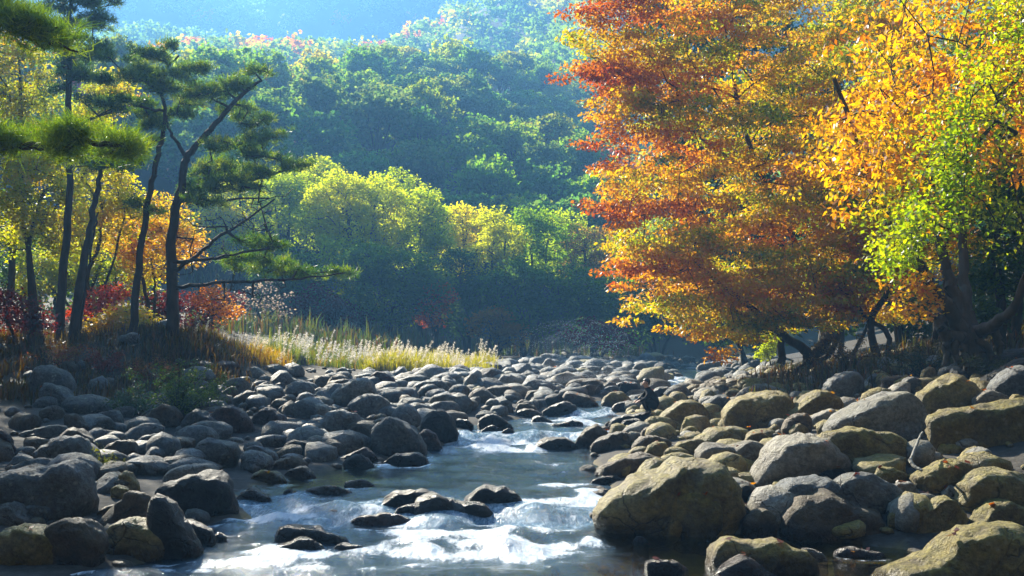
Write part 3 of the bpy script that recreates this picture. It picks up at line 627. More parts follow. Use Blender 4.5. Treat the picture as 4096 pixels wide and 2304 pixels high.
def area_far():
    y = random.uniform(27, 68); x = float(xl(y)) - 7 + random.uniform(0, 12.5); return x, y
def area_farwater():
    y = random.uniform(26, 68); x = random.uniform(float(xl(y)) - .2, float(xr(y)) + .2); return x, y
n1 = scatter(62, area_left, lambda y: random.uniform(.22, .5) * (1 + .012 * (y - 15)), ['grey', 'grey', 'brown', 'red', 'grey', 'pale'], 'boulder among the shaded stony bar before the pines', 'boulders of the shaded bar', .38)
n2 = scatter(46, area_right, lambda y: random.uniform(.18, .45), ['olive', 'pale', 'olive', 'brown', 'grey'], 'stone wedged between the great boulders of the sunlit bank', 'stones of the sunlit bank', .25)
n3 = scatter(46, area_far, lambda y: random.uniform(.3, .75), ['pale', 'grey', 'olive', 'brown', 'olive', 'brown'], 'boulder of the wide stony bed upstream of the person', 'boulders of the upstream bed', .5)
n4 = scatter(12, area_farwater, lambda y: random.uniform(.3, .6), ['black', 'brown', 'black'], 'boulder parting the narrow upstream water', 'boulders in the upstream water', .45)
print('boulders', HAND, n1, n2, n3, n4)
# smaller cobbles: too many to count
def ico(sub):
    bm = bmesh.new(); bmesh.ops.create_icosphere(bm, subdivisions=sub, radius=1)
    v = np.array([p.co[:] for p in bm.verts]); f = np.array([[q.index for q in p.verts] for p in bm.faces]); bm.free(); return v, f
IV2, IF2 = ico(2); IV1, IF1 = ico(1)
def cobbles(name, n, area, rr, key, label, filt=None, wet=0.0):
    Vs, Fs, k, tries, off = [], [], 0, 0, 0
    while k < n and tries < n * 8:
        tries += 1
        x, y = area(); r = rr()
        z = float(ground(x, y)); u, v = project((x, y, z))
        if u < -15 or u > 1039 or v > 585: continue
        ut, vt = project((x, y, z + .8 * r))
        if y < PERSON_Y + .1 and 626 < u < 670 and vt < 414 and v > 380: continue
        s = random.randrange(10 ** 6); IV, IF = (IV2, IF2) if r * FPX / y > 9 else (IV1, IF1)
        p = IV * (1 + .17 * sinoise(IV, s, 1.6, 4) - .08 * np.abs(sinoise(IV, s + 1, 3, 4)))[:, None] * r * np.array([random.uniform(.9, 1.3), random.uniform(.8, 1.1), random.uniform(.5, .85)])
        for _c in range(4):
            n_ = np.array([random.gauss(0, 1), random.gauss(0, 1), random.gauss(0, .7)]); n_ /= np.linalg.norm(n_); q_ = p @ n_
            p = p - np.maximum(0, q_ - q_.max() * random.uniform(.55, .85))[:, None] * n_
        a = random.uniform(0, 6.28); c, s_ = math.cos(a), math.sin(a)
        p = p @ np.array([[c, s_, 0], [-s_, c, 0], [0, 0, 1]])
        Vs.append(p + np.array([x, y, z + .25 * r])); Fs.append(IF + off); off += len(IV); k += 1
    V = np.concatenate(Vs)
    o = obj(name, new_mesh(name, V, np.concatenate(Fs), True, attrs={'wet': np.full(len(V), wet)}), ROCK[key]); tag(o, label, 'cobbles', kind='stuff')
cobbles('cobbles', 620, area_left, lambda: .09 + .36 * random.random() ** 2.0, 'grey', 'grey cobbles filling the gaps of the shaded bar')
cobbles('cobbles', 380, area_left, lambda: .09 + .3 * random.random() ** 2.0, 'brown', 'brown cobbles filling the gaps of the shaded bar')
cobbles('cobbles', 800, area_right, lambda: .06 + .30 * random.random() ** 2.5, 'olive', 'mossy cobbles between the boulders of the sunlit bank')
cobbles('cobbles', 420, area_right, lambda: .06 + .26 * random.random() ** 2.5, 'pale', 'pale cobbles between the boulders of the sunlit bank')
cobbles('cobbles', 380, area_far, lambda: random.uniform(.2, .55), 'grey', 'grey cobbles of the wide upstream bed')
cobbles('cobbles', 220, area_far, lambda: random.uniform(.2, .5), 'pale', 'pale cobbles of the wide upstream bed')
def area_bed():
    y = random.uniform(8.5, 24); x = random.uniform(float(xl(y)), float(xr(y))); return x, y
cobbles('cobbles', 380, area_bed, lambda: random.uniform(.06, .16), 'brown', 'brown stones on the stream bed under water', wet=.5)

# ------------------------------------------------------------------ stream water
def foam_blob(px, py, rx, ry, s): 
    y = 12.0
    for _ in range(12): y = (CAM_Z - float(zw(y))) * FPX / max(4, (py - 350)) * 1.0
    c = at(px, py, y); k = y / FPX
    return (c[0], c[1], rx * k, ry * k * y / (CAM_Z - float(zw(y))), s)
FOAM = [foam_blob(*a) for a in [(300, 556, 60, 8, .8), (330, 566, 70, 6, .5), (420, 566, 90, 6, .55), (560, 560, 50, 6, .35), (540, 530, 50, 7, .6), (500, 520, 50, 5, .5), (560, 512, 40, 4, .45), (290, 505, 50, 3, .5), (480, 545, 105, 10, 1.0), (440, 533, 75, 6, .9), (545, 543, 50, 6, .8), (400, 548, 60, 8, .7), (500, 556, 90, 7, .55), (590, 541, 14, 5, .8),
    (255, 560, 65, 5, .85), (190, 567, 80, 3.5, .5), (265, 518, 48, 4, .95), (262, 548, 28, 6, .85), (305, 528, 30, 5, .5), (378, 513, 42, 4.5, .95), (420, 522, 30, 5, .8),
    (565, 501, 46, 4.2, 1.0), (590, 494, 18, 6, .9), (558, 485, 36, 2.4, .8), (508, 446, 46, 5.5, 1.0), (530, 440, 32, 3, .6), (450, 452, 30, 3, .3), (582, 415, 38, 1.8, 1.0), (560, 421, 50, 3.5, .5), (520, 430, 45, 4, .35),
    (105, 520, 14, 12, .9), (110, 533, 12, 5, .8), (560, 463, 55, 3, .3), (560, 472, 40, 2.5, .25), (340, 505, 40, 4, .45), (470, 500, 40, 5, .35), (330, 536, 30, 4, .6),
    (672, 375, 14, 2.0, 1.0), (676, 384, 10, 3, .9), (690, 366, 16, 1.2, .8), (655, 396, 16, 3, .8), (640, 405, 14, 2.5, .8)]]
def wave(x, y, amp):
    w = np.zeros_like(x); rr = np.random.default_rng(3)
    for k in range(16):
        L = rr.uniform(.3, 1.7); a = rr.normal(1.45, .75)
        w += L * .62 * np.sin((math.cos(a) * x + math.sin(a) * y) * 6.283 / L + rr.uniform(0, 6.28) + 1.2 * np.sin(x * rr.uniform(1, 3) + y * rr.uniform(.5, 1.5)))
    return w / 16 * amp
wy = np.concatenate([np.arange(3, 8, .2), np.arange(8, 14, .04), np.arange(14, 27, .075), np.arange(27, 75, .35)])
wt = np.linspace(-.1, 1.1, 150)
WY = np.repeat(wy[:, None], len(wt), 1); L_ = xl(wy)[:, None] - .25; R_ = xr(wy)[:, None] + .25
WX = L_ + wt[None] * (R_ - L_)
fm = np.zeros_like(WX)
for cx, cyy, rx, ry, s in FOAM:
    fm = np.maximum(fm, s * np.exp(-(((WX - cx) / rx) ** 2 + ((WY - cyy) / ry) ** 2) * .9))
for cx, cyy, r in WATER_ROCKS:      # collar of broken water round rocks, trailing downstream (towards smaller y)
    d = np.sqrt(((WX - cx) / (r * 1.25)) ** 2 + ((WY - cyy) / (r * .9)) ** 2)
    fm = np.maximum(fm, .42 * np.exp(-((d - 1.0) / .18) ** 2) * (.35 + .65 * sstep(-.3, .8, (cyy - WY) / r)))
fm = fm * np.clip(.74 + .5 * wob(WX + .4 * WY, WY * .8, .5) + .35 * wob(WX * 2.3 + WY, WY * 1.7, .5), .10, 1.25)
_yw = WY + .55 * wob(WX * 1.3, WY * .3, .9) * sstep(9.5, 11.5, WY)
slope = (zw(_yw + .1) - zw(_yw - .1)) / .2
fm = np.maximum(fm, sstep(.02, .11, slope) * .35)
amp = .11 + .13 * fm + .10 * sstep(.015, .1, slope)
calm = 1 - .75 * np.maximum(sstep(.6, 1.6, WX) * (1 - sstep(11.2, 11.9, WY)), (1 - sstep(-2.4, -1.2, WX)) * sstep(14, 14.8, WY) * (1 - sstep(17, 18, WY)))
amp = amp * calm
WYW = WY + .55 * wob(WX * 1.3, WY * .3, .9) * sstep(9.5, 11.5, WY)
WZ = zw(WYW) + wave(WX, WY, amp) + .055 * fm * (1 + .8 * wave(WX * 2.1, WY * .8, 3.0))
WV = np.stack([WX, WY, WZ], -1).reshape(-1, 3)
nx, ny = len(wt), len(wy); ii = np.arange((ny - 1) * (nx - 1)); a0 = (ii // (nx - 1)) * nx + ii % (nx - 1)
wo = obj('stream_water', new_mesh('stream_water', WV, np.stack([a0, a0 + 1, a0 + nx + 1, a0 + nx], 1), True, attrs={'foam': fm.ravel(), 'rough': np.clip((.16 + .40 * fm + .3 * sstep(.015, .1, slope)) * calm, 0, 1).ravel(), 'calm': np.clip((1 - calm) / .75, 0, 1).ravel()}), water_material())
tag(wo, kind='structure')

# ------------------------------------------------------------------ tree tools
def tubes(edges, sides=6):
    """edges: list of (p0, p1, r0, r1) -> one tapered prism each"""
    E = np.array([[*a, *b, c, d] for a, b, c, d in edges], float)
    p0, p1, r0, r1 = E[:, :3], E[:, 3:6], E[:, 6], E[:, 7]
    d = p1 - p0; d /= np.maximum(1e-6, np.linalg.norm(d, axis=1))[:, None]
    h = np.where(np.abs(d[:, 2:3]) > .9, np.array([[1., 0, 0]]), np.array([[0, 0, 1.]]))
    s = np.cross(d, h); s /= np.linalg.norm(s, axis=1)[:, None]; t = np.cross(d, s)
    n = len(E); a = np.arange(sides) / sides * 2 * math.pi
    ring = s[:, None] * np.cos(a)[None, :, None] + t[:, None] * np.sin(a)[None, :, None]
    V = np.concatenate([p0[:, None] + ring * r0[:, None, None], (p1 + d * r1[:, None] * .4)[:, None] + ring * r1[:, None, None]], 1)
    j = np.arange(sides); j2 = (j + 1) % sides
    q = np.stack([j, j2, j2 + sides, j + sides], 1)
    F = (np.arange(n) * 2 * sides)[:, None, None] + q[None]
    return V.reshape(-1, 3), F.reshape(-1, 4)
def polyline_edges(pts, r0, r1, sub=4, jit=.0):
    P = np.array(pts, float); n = (len(P) - 1) * sub + 1
    t = np.linspace(0, len(P) - 1, n); Q = np.stack([np.interp(t, np.arange(len(P)), P[:, k]) for k in range(3)], 1)
    for _ in range(2):
        Q[1:-1] = .25 * Q[:-2] + .5 * Q[1:-1] + .25 * Q[2:]
    if jit: Q[1:-1] += RNG.normal(0, jit, (n - 2, 3))
    r = r0 + (r1 - r0) * (np.arange(n) / (n - 1)) ** .8
    return Q, r
class Skel:
    """grows a branching skeleton from stems to a cloud of twig points"""
    def __init__(s): s.P, s.par, s.fix = [], [], []
    def stem(s, pts, r0, r1, sub=4, parent=-1, jit=.02):
        Q, r = polyline_edges(pts, r0, r1, sub, jit)
        for k in range(len(Q)):
            s.P.append(Q[k]); s.par.append(parent if k == 0 else len(s.P) - 2); s.fix.append(r[k])
        return len(s.P) - 1
    def grow(s, A, step=.8, up=.15, sag=.04, maxr=None):
        A = np.asarray(A, float); root = np.array(s.P)
        d = np.min(np.linalg.norm(A[:, None] - root[None], axis=2), axis=1)
        tips = []
        for i in np.argsort(d):
            a = A[i]; P = np.array(s.P)
            dv = P - a; dist = np.linalg.norm(dv, axis=1)
            cost = dist + np.maximum(0, dv[:, 2]) * .5          # prefer to come from below
            k = int(np.argmin(cost)); n = max(1, int(dist[k] / step)); p0 = P[k]; last = k
            for m in range(1, n + 1):
                f = m / n; q = p0 + (a - p0) * f
                if m < n: q = q + np.array([0, 0, -sag * dist[k] * math.sin(f * math.pi)]) + RNG.normal(0, .05 * step, 3)
                s.P.append(q); s.par.append(last); s.fix.append(0); last = len(s.P) - 1
            tips.append(last)
        return tips
    def edges(s, twig=.008, expo=2.2, lo=0.0):
        n = len(s.P); acc = np.zeros(n); ch = np.zeros(n, int)
        for p in s.par:
            if p >= 0: ch[p] += 1
        for i in range(n - 1, -1, -1):
            if ch[i] == 0: acc[i] = max(acc[i], twig ** expo)
            if s.par[i] >= 0: acc[s.par[i]] += acc[i]
        r = np.maximum(acc ** (1 / expo), np.array(s.fix)); out = []
        for i in range(n):
            p = s.par[i]
            if p >= 0 and r[i] > lo:
                out.append((s.P[p], s.P[i], min(r[p], r[i] * 1.5) if s.fix[i] == 0 else r[p], r[i]))
        return out
def leaves(C, n, spread, size, flat=.45, droop=.25, aspect=.55, rng=RNG, folded=False):
    """n leaf blades round each centre; returns verts, faces, index of centre per leaf"""
    C = np.asarray(C, float); idx = np.repeat(np.arange(len(C)), n); N = len(idx)
    off = rng.normal(0, 1, (N, 3)); off /= np.maximum(.3, np.linalg.norm(off, axis=1))[:, None]
    off *= (rng.uniform(0, 1, N) ** .5)[:, None] * np.asarray(spread)[None]
    p = C[idx] + off
    nrm = rng.normal(0, flat, (N, 3)); nrm[:, 2] += 1; nrm /= np.linalg.norm(nrm, axis=1)[:, None]
    ax = off * np.array([1, 1, .3]) + rng.normal(0, .4, (N, 3)) * np.mean(spread); ax[:, 2] -= droop * np.mean(spread)
    ax -= (ax * nrm).sum(1)[:, None] * nrm; ax /= np.maximum(1e-6, np.linalg.norm(ax, axis=1))[:, None]
    sd = np.cross(nrm, ax); L = size * rng.uniform(.65, 1.3, N); W = L * aspect
    V = np.stack([p - ax * L[:, None] * .5, p + sd * W[:, None] * .5 - ax * (L * .05)[:, None], p + ax * L[:, None] * .5, p - sd * W[:, None] * .5 - ax * (L * .05)[:, None]], 1)
    F = np.arange(N * 4).reshape(N, 4)
    return V.reshape(-1, 3), F, idx, p
def needles(C, D, n, length, width, rng=RNG):
    """upswept tufts of pine needles at C pointing along D"""
    C = np.asarray(C, float); idx = np.repeat(np.arange(len(C)), n); N = len(idx)
    d = np.asarray(D)[idx] * .55 + rng.normal(0, .62, (N, 3)); d[:, 2] += .25; d /= np.linalg.norm(d, axis=1)[:, None]
    p = C[idx] + rng.normal(0, length * .28, (N, 3))
    s = np.cross(d, rng.normal(0, 1, (N, 3))); s /= np.maximum(1e-6, np.linalg.norm(s, axis=1))[:, None]
    L = length * rng.uniform(.7, 1.25, N)[:, None]
    V = np.stack([p - s * width * .5, p + s * width * .5, p + d * L + s * width * .2, p + d * L - s * width * .2], 1)
    return V.reshape(-1, 3), np.arange(N * 4).reshape(N, 4), idx
def blend(cols, w):
    """piecewise palette lookup, w in 0..1"""
    cols = np.array(cols, float); x = np.clip(w, 0, 1) * (len(cols) - 1); i = np.minimum(x.astype(int), len(cols) - 2); f = (x - i)[:, None]
    return cols[i] * (1 - f) + cols[i + 1] * f
def tree_parts(root, sk, crownV, crownF, col, bark, leafmat, twig=.008, sides=6, lo=0.0, expo=2.2):
    b = np.array(root.location)
    tv, tf = tubes(sk.edges(twig, expo, lo), sides)
    obj('trunk', new_mesh('trunk', tv - b, tf, True), bark, root)
    if crownV is not None: obj('crown', new_mesh('crown', crownV - b, crownF, False, col=col), leafmat, root)
RED = (.30, .045, .012); ORA = (.42, .13, .015); GOLD = (.50, .25, .014); YEL = (.50, .33, .015); LIME = (.26, .32, .015); GRN = (.07, .12, .012); DGRN = (.025, .05, .012); RUST = (.24, .075, .018)

def in_poly_pts(poly, n, rng=random):
    xs = [p[0] for p in poly]; ys = [p[1] for p in poly]; out = []
    while len(out) < n:
        x, y = rng.uniform(min(xs), max(xs)), rng.uniform(min(ys), max(ys))
        if inside(poly, x, y): out.append((x, y))
    return out
K = 1024 / 2576
def P25(pts): return [(a * K, b * K) for a, b in pts]
def rc(u, v, d): return at(750 + .12076 * u, 212.5 + .12076 * v, d)      # a point of the lower right detail of the photo
def c1(u, v, d): return at(.2589 * u, .2589 * v, d)                      # a point of the upper left detail

# ------------------------------------------------------------------ the big orange tree leaning over the bank
root = thing('autumn_tree', 'broad orange and yellow autumn tree leaning over the boulder bank', 'tree', rc(490, 1240, 30))
sk = Skel(); d0 = 30
sk.stem([rc(490, 1290, 30), rc(490, 1180, 30), rc(400, 1100, 29.6), rc(230, 990, 29), rc(60, 830, 28.5), rc(-250, 600, 28), rc(-480, 380, 28)], .20, .04, 4)
sk.stem([rc(490, 1230, 30.2), rc(620, 1100, 30.5), rc(650, 950, 31), rc(600, 700, 31), rc(420, 350, 31), rc(150, -150, 31), rc(-60, -700, 31), rc(-160, -1200, 31)], .24, .05, 4)
sk.stem([rc(520, 1230, 30.6), rc(700, 1080, 31.5), rc(760, 800, 32), rc(700, 300, 32.5), rc(560, -200, 33), rc(420, -800, 33), rc(300, -1500, 33)], .22, .05, 4)
sk.stem([rc(255, 1250, 29.5), rc(260, 1050, 29.5), rc(225, 985, 29.2), rc(40, 900, 28.6), rc(-200, 760, 28.2)], .13, .04, 4)
for pr in ([(420, 1340), (520, 1270), (640, 1180), (700, 1090)], [(330, 1330), (420, 1290), (480, 1240)], [(600, 1310), (560, 1270), (510, 1230)]):   # exposed roots
    sk.stem([rc(u, v, 29.4 + .2 * k) for k, (u, v) in enumerate(pr)], .05, .10, 3)
SIL = P25([(1500, -60), (1480, 60), (1470, 170), (1520, 260), (1500, 330), (1540, 470), (1530, 540), (1565, 620), (1575, 690), (1640, 780), (1700, 850), (1800, 880), (1950, 860), (2080, 840), (2260, 790), (2330, 500), (2300, 200), (2330, -60)])
tiers = in_poly_pts(SIL, 800)
A = []
for (u, v) in tiers:
    edge = np.clip((u / K - 1480 - .25 * max(0, v / K - 450)) / 500, 0, 1)
    dep = 28.8 - 2.6 * edge * random.random() + random.uniform(0, 1) * (1.2 + 5.5 * edge)
    A.append(at(u, v, dep))
LOWP = [(625, 240), (650, 300), (710, 335), (840, 328), (860, 240), (760, 215)]
for (u, v) in in_poly_pts(LOWP, 95): A.append(at(u, v, random.uniform(26.4, 28.2)))
A = np.array(A); tips = sk.grow(A, .7, sag=.03)
C = np.repeat(A, 2, 0) + RNG.normal(0, 1, (len(A) * 2, 3)) * np.array([.42, .5, .13])
LV, LF, idx, lp = leaves(C, 92, (.56, .56, .17), .13, 1.3, .6, .52)
lay = .5 + .5 * np.sin(lp[:, 2] * 3.1 + .5 * np.sin(lp[:, 0] * .9) + .35 * lp[:, 0])       # each branch layer ripens on its own
pxu = 512 + FPX * lp[:, 0] / lp[:, 1]
edge = np.clip(1 - (pxu - 600) / 190, 0, 1)
tone = .70 - .34 * (lay - .35) * (.5 + edge) - .25 * edge + .13 * wob(lp[:, 0], lp[:, 2] * 1.5, 1.6) + RNG.normal(0, .10, len(lp))
colr = blend([RED, RUST, ORA, GOLD, YEL, LIME, GRN], tone * 1.05 + .02)
tree_parts(root, sk, LV, LF, np.repeat(colr, 4, 0), BARK, LEAF, .008)

# ------------------------------------------------------------------ multi-stemmed tree with large yellow leaves
root = thing('beech_tree', 'multi-stemmed tree with exposed roots and large golden leaves', 'tree', rc(1830, 1190, 21))
sk = Skel()
e = sk.stem([rc(1840, 1260, 21), rc(1830, 1120, 21), rc(1790, 1020, 21)], .34, .24, 4)
sk.stem([rc(1800, 1060, 21), rc(1700, 880, 20.8), rc(1560, 680, 20.4), rc(1420, 470, 20), rc(1280, 260, 19.5), rc(1100, 0, 18.8), rc(900, -500, 18), rc(700, -1100, 17.5)], .19, .04, 4)
sk.stem([rc(1800, 1000, 21.1), rc(1740, 760, 21.2), rc(1640, 500, 21.3), rc(1560, 250, 21.3), rc(1500, -300, 21.5), rc(1350, -1000, 21)], .17, .04, 4)
sk.stem([rc(1830, 1000, 21.3), rc(1800, 800, 21.5), rc(1775, 550, 21.8), rc(1760, 300, 22), rc(1800, -300, 22), rc(1900, -1200, 22)], .18, .05, 4)
sk.stem([rc(1860, 1000, 21), rc(1950, 960, 20.6), rc(2090, 900, 20.2), rc(2250, 700, 19.5), rc(2350, 200, 19), rc(2300, -700, 18)], .17, .04, 4)
sk.stem([rc(1760, 1040, 20.8), rc(1640, 1030, 20.6), rc(1565, 950, 20.5), rc(1580, 850, 20.6), rc(1600, 780, 20.8)], .15, .07, 4)
for pr in ([(1780, 1080), (1760, 1150), (1800, 1230), (1790, 1300)], [(1640, 1040), (1620, 1110), (1650, 1180), (1610, 1260)], [(1890, 1040), (1960, 1120), (2000, 1230)], [(1700, 1060), (1690, 1150), (1730, 1240)], [(2000, 960), (2060, 1060), (2070, 1180)]):
    sk.stem([rc(u, v, 20.7) for u, v in pr], .10, .06, 3)
YP = P25([(2130, 60), (2250, -60), (2640, -60), (2640, 420), (2480, 470), (2330, 560), (2180, 570), (2010, 500), (2090, 330), (2140, 200)])
A = np.array([at(u, v, random.uniform(15.5, 21.5)) for u, v in in_poly_pts(YP, 200)])
sk.grow(A, .6, sag=.05)
C = np.repeat(A, 3, 0) + RNG.normal(0, 1, (len(A) * 3, 3)) * np.array([.3, .35, .16])
LV, LF, idx, lp = leaves(C, 26, (.34, .36, .2), .125, 1.2, .9, .48)
tone = .39 + .23 * wob(lp[:, 0], lp[:, 2], .8) + RNG.normal(0, .11, len(lp)) + .12 * (lp[:, 0] > 6)
colr = blend([RUST, ORA, (.46, .19, .014), GOLD, YEL, LIME, GRN], tone)
# glowing low spray beside the trunk
A2 = np.array([rc(1200 + random.uniform(0, 330), 540 + random.uniform(0, 360), random.uniform(19.2, 19.9)) for _ in range(26)])
sk.grow(A2, .5)
LV2, LF2, _, lp2 = leaves(np.repeat(A2, 2, 0) + RNG.normal(0, .12, (52, 3)), 16, (.22, .22, .18), .10, .8, .5, .6)
col2 = blend([ORA, GOLD, YEL, LIME], .45 + RNG.normal(0, .25, len(lp2)))
tree_parts(root, sk, np.concatenate([LV, LV2]), np.concatenate([LF, LF2 + len(LV)]), np.repeat(np.concatenate([colr, col2]), 4, 0), RBARK, LEAF, .008)

# ------------------------------------------------------------------ lime-green tree hanging in from the bank
root = thing('lime_leaved_tree', 'leaning tree whose drooping lime-green leaf curtains hang before the golden tree', 'tree', (10.6, 15.5, float(ground(10.6, 15.5))))
sk = Skel(); b = np.array(root.location)
sk.stem([b - [0, 0, .3], b + [-.2, 0, 2.2], b + [-.9, .1, 4.6], b + [-1.7, .2, 6.5], b + [-2.4, .2, 8]], .22, .06, 4)
A = []
for (u, v, ru, rv, n) in [(2330, 560, 60, 60, 20), (2270, 600, 45, 35, 14), (2400, 480, 70, 70, 22), (2380, 390, 80, 60, 20), (2480, 260, 90, 110, 18), (2530, 110, 80, 110, 16), (2420, 300, 60, 60, 8), (2560, 60, 60, 60, 10), (2500, 560, 70, 60, 6), (2230, 630, 28, 20, 8)]:
    for _ in range(n): A.append(at((u + random.gauss(0, .55) * ru) * K, (v + random.gauss(0, .55) * rv) * K, random.uniform(13.8, 15.6)))
A = np.array(A); sk.grow(A, .5, sag=-.08)
C = np.repeat(A, 3, 0) + RNG.normal(0, 1, (len(A) * 3, 3)) * np.array([.13, .16, .2])
LV, LF, idx, lp = leaves(C, 20, (.2, .2, .24), .075, .9, .9, .62)
colr = blend([GRN, (.15, .24, .012), LIME, (.38, .38, .02), YEL], .48 + .2 * wob(lp[:, 0], lp[:, 2], .6) + .06 * (lp[:, 2] - 5) + RNG.normal(0, .17, len(lp)))
tree_parts(root, sk, LV, LF, np.repeat(colr, 4, 0), BARK, LEAF, .006)

# ------------------------------------------------------------------ generic broadleaf tree from crown ellipses
def broadleaf(name, label, px, pbase, d, crowns, pal, nleaf, size, mat=LEAF, bark=BARK, r0=.16, stems=1, group=None, spread=.5, dens=.9, noise_s=1.2, mid=.5, var=.16, base=None, sides=5, cat='tree', flat=.7):
    b = np.array([at(px, 350, d)[0], d, 0]) if base is None else np.array([base[0], base[1], 0]); b[2] = float(ground(b[0], b[1]))
    root = thing(name, label, cat, b, group); sk = Skel()
    cen = [at(u, v, d + dy) for u, v, ru, rv, dy in crowns]; m = d / FPX
    top = max(cen, key=lambda c: c[2])
    for k in range(stems):
        tgt = cen[k % len(cen)]; o = np.array([random.uniform(-.25, .25), random.uniform(-.25, .25), -.25]) * (k > 0) + np.array([0, 0, -.2])
        sk.stem([b + o, b + (tgt - b) * .3 + [random.gauss(0, .2), random.gauss(0, .2), .1 * (tgt[2] - b[2])], b + (tgt - b) * .65 + [random.gauss(0, .2), random.gauss(0, .2), 0], tgt], r0 * (1 if k == 0 else .7), r0 * .3, 4)
    A = []; tot = sum(c[2] * c[3] for c in crowns)
    nc = max(20, int(nleaf / 40))
    for (u, v, ru, rv, dy), c in zip(crowns, cen):
        for _ in range(max(6, int(nc * ru * rv / tot))):
            q = np.array([random.gauss(0, 1) for _ in range(3)]); q /= np.linalg.norm(q); q *= random.uniform(.25, 1) ** .45
            A.append(c + q * np.array([ru * m, (ru + rv) * .42 * m, rv * m]) * (1 + .12 * math.sin(5 * q[0] + 3 * q[2] + u)))
    A = np.array(A); zmin = float(ground(b[0], b[1])) + .25; A[:, 2] = np.maximum(A[:, 2], zmin)
    sk.grow(A, max(.5, .05 * d * .5), sag=.02)
    per = max(4, int(nleaf / len(A)))
    LV, LF, idx, lp = leaves(A, per, (spread, spread, spread * .55), size, flat, .4, .62)
    w = mid + var * wob(lp[:, 0], lp[:, 2] * 1.2, noise_s) + RNG.normal(0, .11, len(lp))
    tree_parts(root, sk, LV, LF, np.repeat(blend(pal, w), 4, 0), bark, mat, .008 * max(1, d / 30), sides)
    return root
YG = [GRN, (.2, .26, .014), (.40, .40, .02), YEL, GOLD]; YO = [LIME, YEL, GOLD, ORA]; RO = [RED, (.36, .06, .03), ORA, GOLD]; DG = [DGRN, GRN, (.13, .19, .018)]; DR = [(.045, .008, .008), (.085, .016, .012), (.13, .04, .014)]
W = 'broadleaf_tree'
# wood behind the pines
broadleaf(W, 'yellow-green leaved tree with a dark forked trunk beside the twin pine stems', 33, 340, 33.5, [(45, 190, 42, 45, 0), (20, 150, 40, 35, .5), (60, 230, 30, 25, -.5), (10, 220, 30, 35, 0)], YG, 15000, .12, r0=.17, stems=2, mid=.45)
broadleaf(W, 'golden-topped tall tree at the edge of the wood under the near pine bough', 8, 340, 37, [(20, 75, 38, 35, 0), (35, 105, 30, 30, 0), (-20, 110, 40, 40, 0), (5, 45, 30, 25, 1)], [GRN, LIME, (.4, .34, .02), GOLD, ORA], 11000, .12, r0=.16, mid=.42)
broadleaf(W, 'bright yellow tree glowing between the slender pine trunks', 88, 340, 36, [(100, 190, 34, 42, 0), (80, 235, 32, 30, 0), (125, 215, 26, 32, 0), (90, 130, 30, 30, .5), (108, 95, 24, 26, 0)], YG, 15000, .12, r0=.1, stems=3, mid=.48)
broadleaf(W, 'orange and yellow tree behind the crooked pine', 150, 342, 38, [(150, 255, 30, 32, 0), (128, 235, 24, 26, 0), (165, 215, 28, 22, 0), (185, 245, 26, 24, .5)], [GRN, LIME, YEL, GOLD, ORA], 9500, .12, r0=.09, stems=2, mid=.55)
broadleaf('maple_tree', 'salmon-red maple glowing low between the pine trunks', 100, 345, 34, [(98, 300, 18, 13, 0), (118, 290, 14, 9, 0), (82, 312, 14, 9, 0)], [(.26, .03, .025), (.34, .07, .035), ORA], 2600, .1, r0=.06, stems=2, mid=.4)
broadleaf('maple_tree', 'dark crimson maple at the shadowed edge of the wood', 15, 345, 31, [(12, 312, 22, 18, 0), (38, 322, 18, 12, 0), (-8, 300, 18, 16, 0)], DR, 3600, .1, r0=.07, stems=2, mid=.5)
broadleaf('maple_tree', 'yellow maple shrub low beside the crooked pine base', 128, 345, 32, [(128, 318, 22, 14, 0), (105, 328, 20, 10, 0), (150, 328, 14, 10, 0)], [LIME, YEL, GOLD, ORA], 4200, .1, r0=.05, stems=2, mid=.4)
broadleaf('maple_tree', 'small orange-leaved maple beside the knoll', 218, 345, 36, [(212, 300, 14, 14, 0), (225, 312, 12, 8, 0)], [(.4, .05, .03), ORA, GOLD], 1500, .1, r0=.05, stems=1, mid=.6)
broadleaf(W, 'deep red maple mass behind the big spreading pine', 190, 345, 41, [(190, 312, 36, 18, 0), (160, 305, 22, 16, 0), (225, 305, 20, 14, 1)], DR, 5000, .13, r0=.08, stems=2)
broadleaf(W, 'fresh lime-yellow tree behind the leaning bare-stemmed pine', 75, 345, 40, [(70, 265, 34, 30, 0), (105, 255, 26, 28, 0), (40, 275, 28, 26, 0), (130, 280, 22, 20, 0)], YG, 9000, .14, r0=.1, stems=3, mid=.5)
broadleaf(W, 'dark green understory tree in the shadowed wood', 60, 345, 42, [(60, 290, 60, 40, 0), (120, 300, 40, 35, 0), (0, 250, 40, 60, 0)], DG, 9000, .16, r0=.12, mid=.3)
